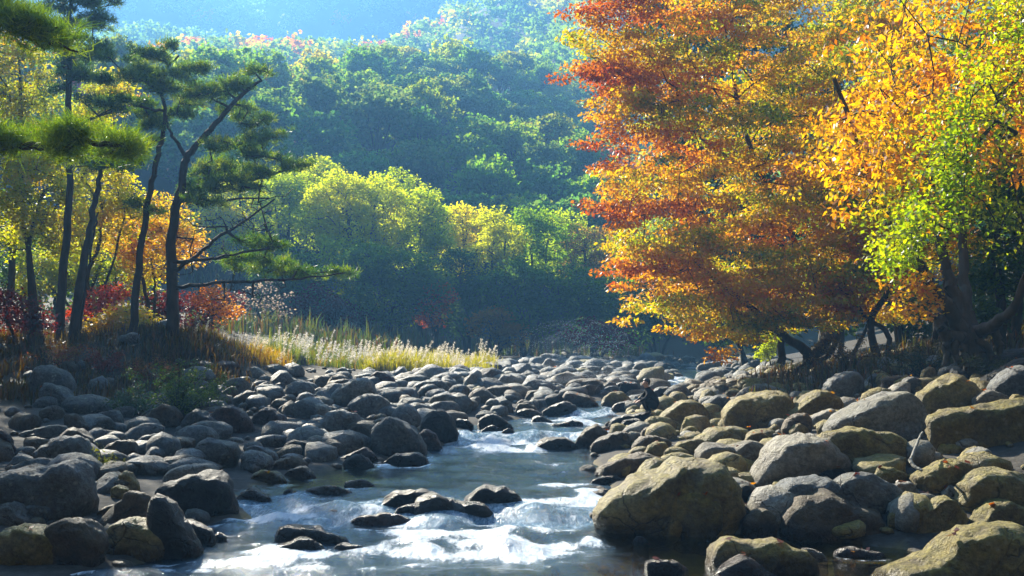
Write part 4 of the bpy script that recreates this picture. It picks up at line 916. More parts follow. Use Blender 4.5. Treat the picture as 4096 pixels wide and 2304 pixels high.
# trees beyond the right bank
for k, (px, d, cr, pal, lab, n) in enumerate([
    (880, 27, [(880, 250, 34, 34, 0), (850, 290, 28, 22, 0), (905, 210, 28, 30, 0)], [RUST, ORA, GOLD, LIME], 'shaded gold-leaved tree behind the golden multi-stemmed tree', 6500),
    (940, 30, [(945, 200, 36, 40, 0), (965, 260, 30, 30, 0), (925, 130, 32, 40, 0)], [GRN, LIME, GOLD, ORA], 'shaded green and gold tree deep in the bank wood', 7000),
    (1000, 25, [(1000, 270, 34, 30, 0), (1010, 200, 34, 40, 0), (985, 320, 22, 14, 0)], [DGRN, GRN, LIME], 'dark green tree beyond the multi-stemmed tree', 6500),
    (1015, 27, [(1000, 120, 40, 40, 0), (1020, 60, 40, 40, 0), (980, 40, 36, 36, 0)], [GRN, LIME, YEL], 'tall yellow-green tree rising at the back of the bank wood', 6500),
    (900, 36, [(890, 90, 45, 45, 0), (850, 40, 45, 40, 0), (930, 40, 40, 40, 0)], [GRN, LIME, GOLD], 'tall loose-crowned tree above the orange tree', 7500),
    (840, 38, [(850, 290, 40, 30, 0), (890, 300, 40, 26, 0), (820, 310, 24, 20, 0)], DG, 'low dark tree filling the hollow behind the orange tree', 6000),
    (960, 36, [(950, 310, 50, 30, 0), (1000, 300, 40, 34, 0)], DG, 'low dark tree filling the hollow behind the multi-stemmed tree', 6000)]):
    broadleaf(W, lab, px, 345, d, cr, pal, n, .13, r0=.14, stems=2, bark=BARK)
for k, (px, d, cr, lab) in enumerate([
    (748, 46, [(700, 250, 40, 45, 0), (690, 170, 36, 45, 0), (720, 320, 40, 20, 0)], 'dark green tree directly behind the orange tree'),
    (760, 44, [(760, 220, 45, 50, 0), (750, 120, 45, 55, 0), (770, 310, 45, 28, 0)], 'large dark tree behind the heart of the orange crown'),
    (820, 46, [(830, 180, 45, 60, 0), (800, 60, 50, 55, 0), (840, 290, 45, 40, 0)], 'large dark tree between the orange and golden trees'),
    (905, 42, [(910, 230, 50, 60, 0), (900, 110, 50, 60, 0), (930, 310, 45, 25, 0)], 'large dark tree behind the golden crown'),
    (985, 40, [(990, 200, 50, 60, 0), (1000, 80, 55, 60, 0), (990, 300, 45, 30, 0)], 'large dark tree behind the lime-green curtains'),
    (765, 52, [(690, 80, 40, 50, 0), (660, 30, 35, 40, 0), (730, 20, 45, 45, 0)], 'tall dark tree rising behind the orange crown')]):
    broadleaf(W, lab, px, 345, d, cr, [DGRN, (.04, .07, .012), (.09, .12, .014)], 6500, .30, r0=.16, stems=2, spread=.9)
broadleaf('lime_shrub', 'bright lime shrub at the upstream end of the orange tree', 768, 360, 36, [(768, 348, 8, 10, 0), (772, 338, 6, 8, 0), (762, 356, 7, 5, 0)], [LIME, (.36, .4, .02)], 1600, .08, r0=.03, stems=2, spread=.2, cat='shrub')
# off to the left, tall wood that shades the bar (its crowns stand beyond the frame)
for k, (x, y, h, lab) in enumerate([(-14.2, 17.5, 9.0, 'tall dark green tree shading the boulder bar'), (-16.5, 25.5, 14, 'tall spreading tree shading the woodland edge'), (-19.5, 31.5, 18, 'lofty tree behind the trees that shade the bar'), (-22, 37, 20, 'highest tree of the wood on the shaded side'), (-17.5, 20, 14, 'broad dark tree between the trees that shade the bar')]):
    b = np.array([x, y, float(ground(x, y))]); root = thing(W, lab, 'tree', b); sk = Skel()
    sk.stem([b - [0, 0, .3], b + [.2, .1, h * .35], b + [0, .3, h * .7], b + [.1, 0, h * .9]], .22, .06, 4)
    q = RNG.normal(0, 1, (150, 3)); q /= np.linalg.norm(q, axis=1)[:, None]; q *= RNG.uniform(.3, 1, 150)[:, None] ** .4
    A = b + [0, 0, h * .64] + q * np.array([2.7, 2.9, h * .38]); sk.grow(A, .8)
    LV, LF, _, lp = leaves(A, 24, (.6, .6, .35), .22, .9, .4, .6)
    tree_parts(root, sk, LV, LF, np.repeat(blend(DG, .5 + RNG.normal(0, .2, len(lp))), 4, 0), BARK, LEAF, .012, 5)

# ------------------------------------------------------------------ pines
def pine(label, d, stems, tiers, bare=(), tuft=.17, dens=1.0, wid=.021, nn=11, pal=((.03, .075, .012), (.11, .19, .018), (.28, .32, .025)), r=(.17, .04), base=None):
    st0 = [np.array(p) for p in stems[0]]
    b = st0[0].copy() if base is None else np.array(base); root = thing('pine_tree', label, 'tree', b); sk = Skel()
    for k, st in enumerate(stems):
        sk.stem(st, r[0] if k == 0 else r[0] * .34, r[1] if k == 0 else r[1] * .5, 4, jit=.02)
    m = d / FPX * .2589; A = []; bm_ = []
    for (u, v, hw, hh) in tiers:
        n = max(4, int(dens * .0075 * hw * (hh + 12)))
        dy0 = random.uniform(-.9, .9)
        for _ in range(n):
            a = random.uniform(0, 6.28); q = random.uniform(0, 1) ** .5
            p = c1(u, v, d) + np.array([hw * m * q * math.cos(a), dy0 + hw * m * .8 * q * math.sin(a), 0])
            p[2] += hh * m * (random.uniform(-.85, .85) + .8 * (1 - q))
            A.append(p)
    A = np.array(A); sk.grow(A, .45, sag=.05)
    if len(bare):
        B_ = np.array([c1(u, v, d + dy) for u, v, dy in bare]); sk.grow(B_, .45, sag=.03)
        T = np.repeat(B_, 5, 0) + RNG.normal(0, .28, (len(B_) * 5, 3)) * np.array([1.2, 1, .6]); sk.grow(T, .3, sag=.02)
    C = np.repeat(A, 6, 0) + RNG.normal(0, 1, (len(A) * 6, 3)) * np.array([.12, .12, .045]) * (tuft / .17)
    D = RNG.normal(0, .7, (len(C), 3)); D[:, 2] = .55
    V, F, idx = needles(C, D, nn, tuft, wid)
    w = .42 + np.repeat(RNG.normal(0, .24, len(A)), 6) + RNG.normal(0, .14, len(C)); colr = blend(pal, np.clip(w, 0, 1))[idx] * RNG.uniform(.8, 1.25, (len(idx), 1))
    tree_parts(root, sk, V, F, np.repeat(colr, 4, 0), PBARK, NEEDLE, .011, 6)
    return root
def ground_at(u, d):
    p = c1(u, 1400, d); p[2] = float(ground(p[0], p[1])) - .25; return p
dA = 30.5
pine('big spreading pine with long bare lower limbs on the dark knoll', dA,
     [[ground_at(668, dA), c1(665, 1200, dA), c1(664, 1080, dA), c1(660, 950, dA), c1(680, 800, dA), c1(705, 700, dA), c1(716, 610, dA), c1(760, 560, dA), c1(830, 480, dA), c1(900, 400, dA), c1(960, 340, dA), c1(1010, 310, dA)],
      [c1(712, 600, dA), c1(690, 560, dA), c1(655, 510, dA), c1(640, 470, dA), c1(660, 420, dA)],
      [c1(668, 1115, dA), c1(760, 1100, dA - .3), c1(900, 1090, dA - .6), c1(1050, 1082, dA - .8), c1(1200, 1075, dA - 1), c1(1330, 1055, dA - 1)],
      [c1(664, 1050, dA), c1(760, 990, dA - .4), c1(850, 910, dA - .6), c1(950, 850, dA - .8), c1(1060, 770, dA - 1)],
      [c1(660, 1010, dA), c1(780, 1005, dA - .6), c1(900, 985, dA - .9), c1(1040, 960, dA - 1)],
      [c1(700, 720, dA), c1(800, 690, dA + .2), c1(920, 700, dA + .4), c1(1040, 680, dA + .5), c1(1150, 640, dA + .5)],
      [c1(690, 780, dA), c1(790, 780, dA + .5), c1(920, 770, dA + .8), c1(1040, 765, dA + 1)]],
     [(1005, 305, 45, 16), (930, 335, 70, 26), (850, 355, 75, 26), (790, 395, 85, 30), (900, 420, 75, 24), (720, 380, 60, 22), (1000, 440, 40, 14), (960, 480, 40, 12), (690, 440, 50, 20),
      (1060, 555, 75, 16), (960, 552, 80, 18), (1000, 600, 85, 18), (880, 590, 70, 20), (830, 640, 80, 26), (760, 650, 60, 24), (950, 650, 80, 18), (1130, 640, 60, 15), (1180, 630, 30, 10),
      (890, 700, 90, 16), (1010, 695, 70, 14), (800, 740, 70, 18), (720, 720, 50, 18), (960, 735, 70, 10), (800, 785, 80, 10),
      (1000, 945, 85, 18), (1080, 960, 55, 14), (950, 1000, 90, 16), (1050, 1010, 80, 15), (900, 1030, 70, 14), (1100, 1045, 80, 14), (1180, 1060, 60, 13), (1270, 1055, 60, 12), (1330, 1055, 30, 10)],
     bare=[(u + random.gauss(0, 20), v + random.gauss(0, 16), random.uniform(-1.4, 1.2)) for u, v in [(900, 830), (960, 800), (1040, 790), (1000, 850), (880, 880), (940, 900), (1010, 820), (800, 900), (860, 840), (780, 950), (840, 960), (1050, 870), (760, 850), (900, 1130), (1000, 1140), (820, 1150), (960, 1170), (1090, 1110), (760, 1060), (740, 900), (980, 760), (870, 770)]], r=(.21, .045))
dB = 30
pine('slim crooked pine beside the big spreading pine', dB,
     [[ground_at(510, dB), c1(520, 1150, dB), c1(540, 1000, dB), c1(563, 840, dB), c1(585, 700, dB), c1(610, 600, dB), c1(634, 500, dB), c1(640, 440, dB), c1(622, 350, dB), c1(640, 265, dB), c1(690, 215, dB)],
      [c1(622, 350, dB), c1(570, 320, dB), c1(510, 300, dB)], [c1(640, 430, dB), c1(560, 415, dB), c1(460, 400, dB), c1(340, 470, dB)]],
     [(680, 208, 40, 14), (640, 240, 55, 18), (590, 235, 50, 18), (550, 265, 55, 20), (740, 290, 75, 13), (800, 280, 40, 10), (520, 305, 55, 20), (590, 320, 60, 22), (690, 320, 60, 16), (650, 355, 60, 18), (540, 400, 65, 18), (470, 400, 70, 16), (420, 415, 50, 14), (570, 450, 60, 22), (600, 500, 45, 20), (560, 545, 40, 12), (480, 205, 35, 9), (450, 235, 35, 10), (530, 800, 35, 16), (590, 810, 30, 12)],
     r=(.13, .03))
dC = 32
pine('tallest straight pine rising out of the yellow wood', dC,
     [[ground_at(225, dC), c1(238, 1120, dC), c1(258, 900, dC), c1(270, 700, dC), c1(264, 500, dC), c1(262, 300, dC), c1(270, 100, dC), c1(274, -60, dC), c1(276, -200, dC)],
      [c1(264, 520, dC), c1(330, 470, dC), c1(430, 430, dC), c1(500, 410, dC)]],
     [(280, -180, 60, 20), (220, -120, 90, 26), (330, -110, 90, 26), (250, -40, 100, 26), (370, -20, 80, 20), (320, 20, 85, 20), (210, 40, 70, 22), (350, 80, 75, 20), (430, 105, 50, 13), (250, 100, 60, 18), (300, 170, 90, 26), (210, 170, 70, 24), (390, 190, 50, 14), (340, 235, 90, 28), (390, 300, 60, 20), (320, 310, 70, 24), (230, 250, 60, 24), (430, 405, 70, 16), (380, 420, 60, 14), (200, 330, 50, 16), (470, 625, 60, 20)],
     r=(.16, .035), pal=((.02, .05, .02), (.05, .1, .025), (.14, .19, .025)))
dD = 31
pine('leaning bare-stemmed pine with a dark ragged top', dD,
     [[ground_at(275, dD), c1(310, 1080, dD), c1(345, 920, dD), c1(366, 780, dD), c1(386, 670, dD), c1(396, 590, dD)], [ground_at(300, dD + .4), c1(335, 1050, dD + .4), c1(365, 900, dD + .4), c1(380, 820, dD + .4)]],
     [(400, 600, 70, 22), (460, 620, 60, 20), (350, 585, 60, 18), (430, 570, 60, 16), (390, 650, 50, 14), (490, 660, 35, 10)], r=(.16, .05), pal=((.02, .045, .015), (.045, .085, .018), (.1, .14, .02)))
# near pine whose boughs reach in
bN = np.array([-8.2, 10.6, float(ground(-8.2, 10.6))]); dN = 10.4
pine('near pine reaching into the wood view with two bright needle boughs', dN,
     [[bN - [0, 0, .3], bN + [.2, 0, 2], bN + [.1, .1, 4.5], bN + [.3, 0, 7.5], bN + [.3, 0, 9.5]],
      [bN + [.1, 0, 3.1], bN + [1.2, 0, 3.15], c1(-60, 560, dN), c1(90, 562, dN), c1(230, 552, dN), c1(330, 535, dN), c1(440, 560, dN)],
      [bN + [.2, 0, 4.6], c1(-150, 20, dN), c1(-20, 70, dN), c1(100, 120, dN), c1(200, 170, dN), c1(300, 200, dN)]],
     [(270, 520, 80, 26), (350, 535, 80, 30), (430, 560, 60, 22), (200, 560, 50, 26), (20, 565, 70, 40), (280, 580, 40, 18), (-60, 540, 60, 40),
      (20, 80, 60, 30), (90, 110, 80, 34), (170, 150, 70, 32), (230, 170, 60, 26), (300, 195, 50, 18), (-40, 60, 60, 40), (10, 20, 40, 16)],
     tuft=.14, wid=.007, nn=22, dens=.6, r=(.19, .02), base=bN, pal=((.06, .12, .008), (.15, .24, .014), (.30, .36, .025)))

# ------------------------------------------------------------------ trees across the stream (line of wood at the foot of the hillside)
ROWA = [  # px, depth, crown ellipses (px), palette, leaves, label
    (358, 63, [(345, 195, 30, 24, 0), (375, 205, 30, 30, 0), (350, 230, 36, 28, 0), (390, 240, 20, 24, 0), (320, 215, 22, 28, 0)], [LIME, (.34, .36, .03), YEL], 'broad yellow-green tree with dark limbs showing through, beyond the plumed grass'),
    (421, 64, [(418, 205, 24, 20, 0), (435, 225, 18, 24, 0), (410, 240, 26, 30, 0), (440, 250, 16, 20, 0)], [(.16, .22, .015), LIME, (.38, .36, .02)], 'yellow-lime dome-crowned tree beside the broad yellow-green tree'),
    (294, 66, [(290, 190, 24, 24, 0), (305, 215, 26, 34, 0), (275, 205, 24, 30, 0)], [GRN, LIME, (.34, .36, .03)], 'pale yellow-green tree behind the tips of the big spreading pine'),
    (390, 58, [(365, 265, 32, 26, 0), (405, 275, 30, 30, 0), (385, 300, 40, 28, 0), (430, 290, 22, 24, 0)], [(.06, .11, .03), (.10, .15, .03), (.2, .22, .03)], 'grey-green willow in front of the yellow trees'),
    (285, 60, [(275, 265, 28, 28, 0), (300, 280, 26, 28, 0), (285, 305, 30, 22, 0)], DG, 'green tree between the pine limbs and the willow'),
    (500, 62, [(495, 225, 18, 18, 0), (505, 245, 24, 24, 0), (485, 265, 22, 24, 0)], [LIME, (.36, .36, .02), (.30, .30, .03)], 'small yellow tree beside the bright green one'),
    (535, 64, [(530, 222, 20, 18, 0), (548, 240, 22, 24, 0), (525, 262, 22, 24, 0)], [GRN, (.12, .2, .015), LIME], 'bright green pointed tree beside the small yellow one'),
    (590, 66, [(585, 240, 22, 18, 0), (605, 250, 24, 24, 0), (575, 265, 20, 20, 0)], [(.2, .10, .06), (.24, .15, .05), LIME], 'thin pinkish half-bare tree'),
    (525, 59, [(515, 285, 32, 28, 0), (550, 295, 30, 28, 0), (530, 315, 36, 24, 0)], DG, 'dark green tree before the bright green pointed one'),
    (600, 60, [(585, 290, 28, 26, 0), (615, 300, 30, 30, 0), (600, 325, 36, 22, 0)], DG, 'dark tree at the bend beside the orange tree'),
    (468, 61, [(460, 275, 26, 26, 0), (480, 300, 28, 28, 0), (455, 320, 26, 20, 0)], [DGRN, (.06, .09, .03), GRN], 'olive-grey tree between the yellow dome and the dark green tree'),
    (326, 57, [(320, 305, 30, 18, 0), (345, 318, 26, 16, 0), (300, 325, 22, 14, 0)], DR, 'dark red maple at the foot of the willow'),
    (437, 58, [(437, 298, 14, 14, 0), (430, 315, 18, 12, 0)], RO, 'small scarlet maple under the yellow dome tree'),
    (597, 57, [(590, 332, 24, 12, 0), (615, 338, 20, 10, 0)], DR, 'low dark red maple at the bend'),
    (497, 57, [(490, 322, 22, 16, 0), (510, 335, 20, 12, 0)], [(.10, .06, .02), (.2, .12, .03), RUST], 'olive-brown shrubby tree in the shade'),
    (258, 52, [(262, 296, 28, 18, 0), (280, 306, 20, 12, 0), (240, 310, 20, 14, 0)], [(.12, .10, .08), (.16, .13, .10), (.2, .14, .08)], 'bare grey twiggy tree below the long pine limb'),
    (655, 63, [(650, 300, 36, 30, 0), (680, 315, 34, 26, 0), (640, 330, 30, 18, 0)], DG, 'dark tree half hidden by the orange tree'),
    (725, 66, [(720, 325, 34, 22, 0), (750, 330, 30, 20, 0)], DG, 'low dark tree far upstream at the bend'),
    (470, 67, [(462, 222, 24, 22, 0), (480, 240, 24, 26, 0), (455, 255, 22, 22, 0)], YG, 'rounded lime tree filling the gap between the yellow dome and small yellow tree'),
    (560, 68, [(562, 228, 24, 20, 0), (575, 250, 26, 26, 0), (550, 262, 24, 24, 0)], [GRN, LIME, (.3, .3, .03)], 'rounded lime tree behind the thin pinkish tree'),
    (325, 69, [(320, 178, 26, 20, 0), (335, 200, 30, 26, 0)], [GRN, LIME, YEL], 'lime tree peeping over the broad yellow-green tree'),
    (400, 70, [(395, 186, 26, 16, 0), (410, 205, 28, 24, 0)], [GRN, LIME, YEL], 'lime-yellow tree peeping over the yellow dome tree'),
    (620, 67, [(615, 262, 26, 24, 0), (635, 280, 28, 24, 0)], [GRN, LIME, GOLD], 'gold-green tree between the pinkish tree and the orange crown'),
    (350, 61, [(340, 262, 30, 26, 0), (360, 285, 30, 26, 0)], [(.07, .12, .03), LIME, YEL], 'lime-tipped tree at the shoulder of the willow'),
    (240, 70, [(240, 200, 30, 40, 0), (215, 230, 30, 30, 0)], YG, 'yellow-green tree seen through the slim crooked pine'),
    (640, 72, [(635, 250, 26, 26, 0), (655, 235, 22, 22, 0)], [GRN, LIME, ORA], 'green-orange tree just showing beside the orange crown'),
]
for k, (px, d, cr, pal, lab) in enumerate(ROWA):
    area = sum(c[2] * c[3] for c in cr)
    pal = [tuple(min(.6, v * 1.35) for v in c) for c in pal]
    n = 900 if 'bare grey' in lab else int(area * 4.4)
    broadleaf('maple_tree' if 'maple' in lab else W, lab, px, 360, d, cr, pal, n, .20 if 'bare' not in lab else .14, mat=FLEAF, r0=.17, stems=3 if k % 2 == 0 else 2, spread=.62, mid=.5, var=.14, noise_s=2.2, sides=4)

# ------------------------------------------------------------------ hillside wood
HP = []
for k in range(6):
    nb = 11; q = RNG.normal(0, 1, (nb, 3)); q /= np.linalg.norm(q, axis=1)[:, None]; q[:, 2] = np.abs(q[:, 2]) * .9 - .15
    lob = q * np.array([2.3, 2.3, 2.2]) * RNG.uniform(.5, 1, (nb, 1)); rad = RNG.uniform(1.1, 1.9, nb)
    c = []
    for L0, rr in zip(lob, rad):
        u = RNG.normal(0, 1, (26, 3)); u /= np.linalg.norm(u, axis=1)[:, None]; u *= (RNG.uniform(.5, 1, 26) ** .4)[:, None]
        c.append(L0 + u * rr * np.array([1, 1, .8]))
    c = np.concatenate(c) + [0, 0, 5.2]
    LV, LF, _, lp = leaves(c, 11, (.5, .5, .35), .38, .8, .3, .75)
    sh = np.clip(1 + RNG.normal(0, .16, (len(lp), 1)) + .12 * wob(lp[:, 0], lp[:, 2], 1.5)[:, None], .5, 1.6) * np.array([[1, 1, 1]])
    sh[:, 0] *= RNG.uniform(.85, 1.25, len(lp))
    cm = new_mesh('crown', LV, LF, False, col=np.repeat(sh * 1.9, 4, 0)); cm.materials.append(FLEAF)
    ed = [((0, 0, -1.5), (0.1, 0, 2.2), .26, .2), ((.1, 0, 2.2), (0, .1, 5), .2, .1)] + [((0.05, 0, 2 + .2 * j), tuple(lob[j] * .8 + np.array([0, 0, 5])), .1, .04) for j in range(6)]
    tv, tf = tubes(ed, 5); tm = new_mesh('trunk', tv, tf); tm.materials.append(BARK)
    HP.append((cm, tm))
PALH = [((.085, .125, .02), 'hazy green'), ((.055, .095, .022), 'hazy dark green'), ((.17, .18, .022), 'hazy yellow-green'), ((.32, .15, .035), 'hazy orange-brown'), ((.28, .09, .04), 'hazy rust-red'), ((.32, .25, .03), 'hazy gold')]
pts = []
tries = 0
while len(pts) < 2700 and tries < 120000:
    tries += 1
    y = 78 + (random.random() ** .9) * 510; x = random.uniform(-.56, .56) * y + random.uniform(-6, 6)
    z = float(ground(x, y)); u, v = project((x, y, z + 6))
    if u < -60 or u > 1080 or v < -70: continue
    sp = 3.2 + .0095 * y
    if pts:
        A_ = np.array(pts[-1500:])
        if (((A_[:, 0] - x) ** 2 + (A_[:, 1] - y) ** 2) < sp * sp).any(): continue
    pts.append((x, y, z))
# largest in view first: those not behind the orange tree and near
pts.sort(key=lambda p: p[1] + (400 if project(p)[0] > 640 else 0))
print('hill trees', len(pts))
rest = []
for k, (x, y, z) in enumerate(pts):
    t_ = wob(np.array([x]), np.array([y]), 30.)[0] + random.gauss(0, .55)
    ci = 1 if t_ < -.5 else 0 if t_ < .45 else 2 if t_ < 1.15 else random.choice([2, 3, 3, 4, 5])
    if k < 290:
        c_, lab = PALH[ci]; cm, tm = HP[k % 6]
        o = thing('hillside_tree', lab + ' tree in the wood covering the far slope', 'tree', (x, y, z), lab + ' trees of the far slope')
        s_ = random.uniform(.85, 1.25); o.scale = (s_, s_, s_ * random.uniform(.9, 1.2)); o.rotation_euler = (0, 0, random.uniform(0, 6.28))
        cc = obj('crown', cm, parent=o); cc.color = (*[v * random.uniform(.85, 1.15) for v in c_], 1)
        obj('trunk', tm, parent=o)
    else: rest.append((x, y, z, ci))
Vs, Fs, Cs = [], [], []; off = 0
for (x, y, z, ci) in rest:
    k_ = 1 + max(0, y - 150) / 450
    nb = 6; q = RNG.normal(0, 1, (nb, 3)); q[:, 2] = np.abs(q[:, 2]); q /= np.linalg.norm(q, axis=1)[:, None]
    c = (q[:, None] * np.array([2.4, 2.4, 2.4]) * k_ + RNG.normal(0, .75 * k_, (nb, 6, 3))).reshape(-1, 3) + [x, y, z + 4.0]
    LV, LF, _, lp = leaves(c, 3, (.8 * k_, .8 * k_, .5 * k_), .95 * k_, .8, .3, .8)
    Vs.append(LV); Fs.append(LF + off); off += len(LV)
    Cs.append(np.repeat(np.array(PALH[ci][0])[None] * RNG.uniform(1.2, 2.4, (len(lp), 1)), 4, 0))
if rest:
    o = obj('distant_forest', new_mesh('distant_forest', np.concatenate(Vs), np.concatenate(Fs), False, col=np.concatenate(Cs)), FLEAF)
    tag(o, 'hazy wood covering the distant mountainside in one mass', 'forest', kind='stuff')

# ------------------------------------------------------------------ grass and shrubs
def blades(P, n, h, w, lean, spread, rng=RNG):
    idx = np.repeat(np.arange(len(P)), n); N = len(idx); hv_ = np.clip(.8 + .35 * wob(np.asarray(P)[:, 0], np.asarray(P)[:, 1] * .7, .9) + rng.normal(0, .18, len(P)), .3, 1.35)
    p = np.asarray(P)[idx] + np.concatenate([rng.normal(0, spread, (N, 2)), np.zeros((N, 1))], 1)
    a = rng.uniform(0, 6.28, N); l = np.abs(rng.normal(0, lean, N)); hh = h * rng.uniform(.45, 1.2, N) * hv_[idx]
    dx = np.stack([np.cos(a), np.sin(a), np.zeros(N)], 1); sd = np.stack([-np.sin(a), np.cos(a), np.zeros(N)], 1)
    up = np.array([0, 0, 1.])
    m = p + dx * (l * hh * .35)[:, None] + up * (hh * .62)[:, None]; t = p + dx * (l * hh)[:, None] + up * (hh * (1 - .35 * l))[:, None]
    V = np.stack([p - sd * w, p + sd * w, m + sd * w * .8, t, m - sd * w * .8], 1)
    q1 = np.array([0, 1, 2, 4]); F1 = (np.arange(N) * 5)[:, None] + q1
    F2 = (np.arange(N) * 5)[:, None] + np.array([4, 2, 3, 3])
    return V.reshape(-1, 3), F1, F2[:, :3], idx, t
def grass_mesh(name, parts):
    Vs, Fq, Ft, Cs, off = [], [], [], [], 0
    for V, Q, T, c in parts:
        Vs.append(V); Fq += (Q + off).tolist(); Ft += ((T + off).tolist() if T is not None else []); Cs.append(c); off += len(V)
    V = np.concatenate(Vs); me = bpy.data.meshes.new(name); me.from_pydata(V.tolist(), [], Fq + Ft)
    a = me.color_attributes.new('col', 'FLOAT_COLOR', 'POINT'); c = np.ones((len(V), 4), np.float32); c[:, :3] = np.concatenate(Cs); a.data.foreach_set('color', c.ravel())
    return me
def patch(pxpoly, d0, d1, n):
    out = []
    while len(out) < n:
        d = random.uniform(d0, d1); u = random.uniform(*pxpoly); p = at(u, 360, d); out.append((p[0], d, float(ground(p[0], d))))
    return np.array(out)
def plume_grass(P, h, nb, colb, nplume, colp, w=.012, spread=.16):
    V, Q, T, idx, tip = blades(P, nb, h, w, .55, spread)
    parts = [(V, Q, T, np.repeat(blend(colb, RNG.uniform(0, 1, len(idx))), 5, 0))]
    if nplume:
        S_ = P[RNG.integers(0, len(P), nplume)] + np.concatenate([RNG.normal(0, spread, (nplume, 2)), np.zeros((nplume, 1))], 1)
        Vs, Qs, Ts, ix, tp = blades(S_, 1, h * 1.28, .006, .22, 0)
        parts.append((Vs, Qs, Ts, np.repeat(np.array([[.30, .26, .10]]), len(Vs), 0)))
        lean = np.stack([np.full(nplume, .10) + RNG.normal(0, .04, nplume), RNG.normal(0, .04, nplume), np.full(nplume, -.03)], 1)
        C = np.concatenate([tp + lean * f + np.array([0, 0, -.30 + .34 * f]) for f in (0, .3, .6, .9, 1.2)])
        LV, LF, _, lp = leaves(C, 9, (.055, .055, .06), .10, 2.0, -.2, .22)
        parts.append((LV, LF, None, np.repeat(np.tile(np.array([colp]), (len(lp), 1)) * RNG.uniform(.8, 1.15, (len(lp), 1)), 4, 0)))
    return grass_mesh('grass', parts)
GY = [(.20, .22, .02), (.40, .36, .03), (.50, .40, .05)]; GG = [(.05, .10, .015), (.12, .17, .02), (.3, .28, .03)]; GO = [(.26, .2, .02), (.46, .32, .02), (.36, .14, .02), (.2, .22, .02)]
P = patch((365, 492), 36.5, 44, 360)
o = obj('plumed_grass', plume_grass(P, .66, 34, GY, 280, (.62, .57, .48)), GRASSM); tag(o, 'sunlit yellow silver-grass bed with white plumes beyond the boulders', 'grass', kind='stuff')
P = patch((275, 385), 37, 47, 340)
o = obj('plumed_grass', plume_grass(P, .55, 18, GG + [(.28, .16, .08)], 170, (.55, .52, .48)), GRASSM); tag(o, 'hazy grey-green grass with pale plumes beside the sunlit bed', 'grass', kind='stuff')
P = patch((200, 285), 31.5, 37, 210)
o = obj('plumed_grass', plume_grass(P, .58, 26, GO, 50, (.62, .56, .45)), GRASSM); tag(o, 'golden orange grass and herbs beside the pine knoll', 'grass', kind='stuff')
P = patch((262, 300), 36, 38, 60)
o = obj('plumed_grass', plume_grass(P, .9, 16, GG, 10, (.6, .55, .45)), GRASSM); tag(o, 'low green herbs between the golden grass and the boulders', 'grass', kind='stuff')
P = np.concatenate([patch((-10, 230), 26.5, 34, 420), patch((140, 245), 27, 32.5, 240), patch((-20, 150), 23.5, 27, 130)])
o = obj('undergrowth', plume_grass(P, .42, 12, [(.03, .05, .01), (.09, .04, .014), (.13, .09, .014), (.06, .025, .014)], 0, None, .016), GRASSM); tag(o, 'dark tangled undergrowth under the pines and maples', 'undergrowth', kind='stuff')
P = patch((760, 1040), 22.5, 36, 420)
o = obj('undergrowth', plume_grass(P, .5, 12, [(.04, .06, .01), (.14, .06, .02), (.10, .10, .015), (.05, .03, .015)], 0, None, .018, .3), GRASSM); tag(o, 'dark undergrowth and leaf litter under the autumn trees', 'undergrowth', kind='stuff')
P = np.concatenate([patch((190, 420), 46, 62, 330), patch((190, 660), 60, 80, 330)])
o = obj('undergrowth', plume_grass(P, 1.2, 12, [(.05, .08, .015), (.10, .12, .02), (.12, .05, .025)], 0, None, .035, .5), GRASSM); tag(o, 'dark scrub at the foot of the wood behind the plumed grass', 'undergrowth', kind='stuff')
def shrub(label, px, d, w, h, pal, n, size=.06, name='shrub', aspect=.3):
    p = at(px, 400, d); b = np.array([p[0], d, float(ground(p[0], d))]); root = thing(name, label, 'shrub', b); sk = Skel(); A = []
    for k in range(max(6, n // 130)):
        a = random.uniform(0, 6.28); q = random.uniform(0, 1) ** .6; t_ = b + np.array([w * q * math.cos(a), w * .8 * q * math.sin(a), h * random.uniform(.45, 1.05) * (1 - .45 * q * q)])
        sk.stem([b - [0, 0, .05], b + (t_ - b) * np.array([.35, .35, .55]), t_], .012, .004, 3); 
        for f in (.4, .6, .8, .95, 1.0): A.append(b + (t_ - b) * np.array([f ** 1.5, f ** 1.5, f]))
    LV, LF, _, lp = leaves(np.array(A), max(3, n // len(A)), (.16, .16, .14), size, 1.0, .1, aspect)
    tree_parts(root, sk, LV, LF, np.repeat(blend(pal, .5 + RNG.normal(0, .28, len(lp))), 4, 0), BARK, GRASSM, .004, 4)
shrub('feathery green willow shrub among the shaded boulders', 178, 21.5, 1.35, 1.35, [(.03, .07, .012), (.08, .13, .02), (.2, .24, .03)], 5200, .075)
shrub('low dark green shrub beside the feathery willow shrub', 140, 22.5, .9, .7, [(.02, .05, .012), (.05, .09, .02)], 2200, .07)
shrub('small yellow-green sprig between the shaded stones', 106, 14.6, .34, .36, [(.12, .16, .02), (.35, .33, .03)], 420, .05)
shrub('russet shrub at the foot of the knoll', 150, 27, .9, .8, [(.16, .04, .02), (.3, .12, .03), (.2, .18, .02)], 2000, .07)
shrub('orange and green shrub below the golden maple', 62, 28, 1.0, .7, [(.3, .16, .02), (.3, .06, .03), (.16, .2, .02)], 2000, .07)
shrub('crimson shrub in the shade of the wood', 100, 27.5, 1.0, .7, [(.12, .02, .02), (.26, .06, .03)], 1800, .07)

